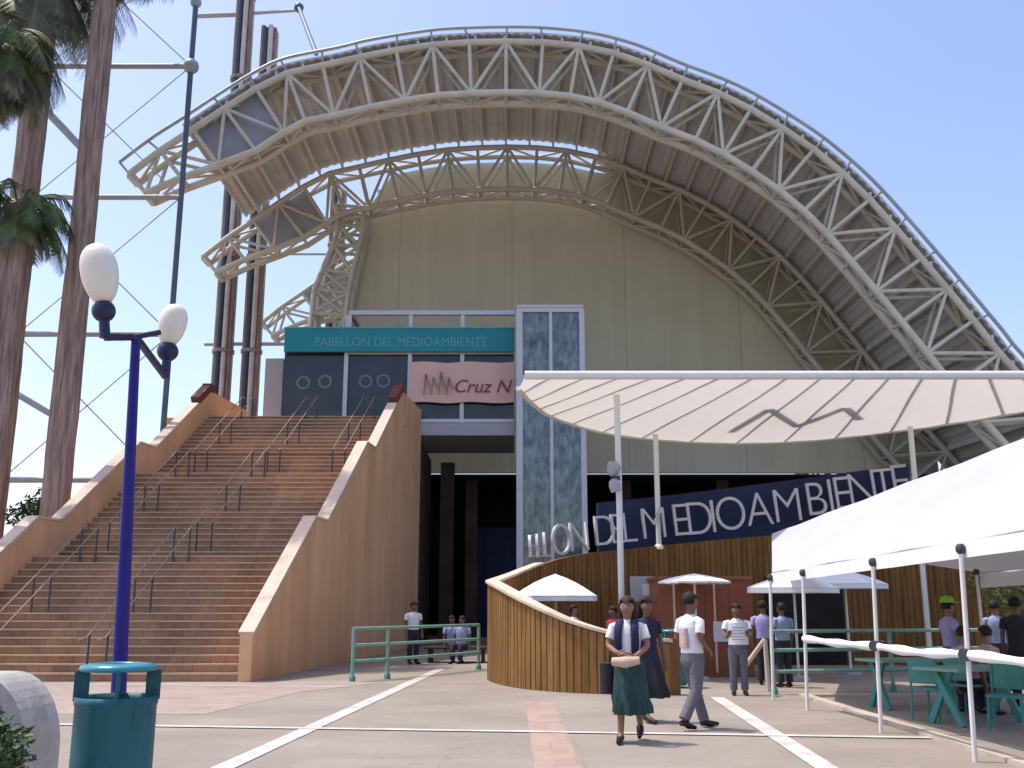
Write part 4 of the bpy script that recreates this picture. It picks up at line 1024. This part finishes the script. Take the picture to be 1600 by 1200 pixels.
# ------------------------------------------------------------------ chairs, tables, benches
def chair(label, loc, rz):
    t = thing('chair', label, 'chair', loc, rz, 'teal terrace chairs')
    m = MB(); m.box((0, 0, .44), (.44, .44, .035)); m.build('seat', M['tealpaint'], t, False)
    m = MB(); m.box((0, .215, .68), (.42, .03, .34)); m.build('backrest', M['tealpaint'], t, False)
    for x_ in (-.19, .19):
        for y_ in (-.19, .19):
            m = MB(); m.tube([(x_ * 1.12, y_ * 1.12, 0), (x_, y_, .42 if y_ < 0 else .84)], .018, 6); m.build('leg', M['tealpaint'], t, False)
for lab, X, Y_, rz in (('teal chair in the marquee shade left of the pink seated pair', at(1455, 1060, 14.8).x, 14.8, 2.2), ('teal chair under the pink person left of the front post', at(1505, 1000, 15.4).x, 15.4, R(120)),
                       ('teal chair under the pink person right of the front post', at(1537, 1000, 15.6).x, 15.6, R(210)), ('teal chair at the right edge of the marquee shade', at(1570, 1060, 13.6).x, 13.6, -.6)):
    chair(lab, (X, Y_, 0), rz)
def table(label, X, Y_, rz=0.2):
    t = thing('table', label, 'table', (X, Y_, 0), rz, 'sea green terrace tables')
    m = MB(); m.box((0, 0, .735), (1.5, .75, .04)); m.build('table_top', M['greenrail'], t, False)
    for x_ in (-.62, .62):
        m = MB(); m.beam((x_, -.28, 0), (x_, .1, .715), .06, .09); m.build('leg', M['tealpaint'], t, False)
        m = MB(); m.beam((x_ + .062, .28, 0), (x_ + .062, -.1, .715), .06, .09); m.build('leg', M['tealpaint'], t, False)
table('sea green table in the marquee shade between two teal chairs', at(1520, 1030, 14.4).x, 14.5, .5)
table('sea green table behind the rolled curtain left of the seated pair', at(1420, 1020, 16.6).x, 16.6, .25)
be = thing('bench', 'low dark bench under the seated pair in the entrance', 'bench', (at(714, 980, 29.3).x, 29.35, 0))
m = MB(); m.b2((at(714, 980, 29.3).x - .9, 29.0, .38), (at(714, 980, 29.3).x + .9, 29.9, .43)); m.build('seat', M['brownin'], be)
for s in (-.75, .75):
    m = MB(); X = at(714, 980, 29.3).x + s; m.b2((X - .05, 29.1, 0), (X + .05, 29.8, .378)); m.build('leg', M['brownin'], be)
# low pale trestle beside the lavender person
tr = thing('trestle', 'pale wooden trestle barrier beside the corner railing post', 'trestle', at_px(1186, 19.6))
x0 = tr.location.x
m = MB(); m.tube([(x0 + .12, 19.6, 0), (x0 + .1, 19.6, .95)], .045, 8); m.build('leg', M['coping'], tr)
m = MB(); m.tube([(x0 - .28, 19.8, .42), (x0 + .1, 19.62, .95)], .045, 8); m.build('leg', M['coping'], tr)
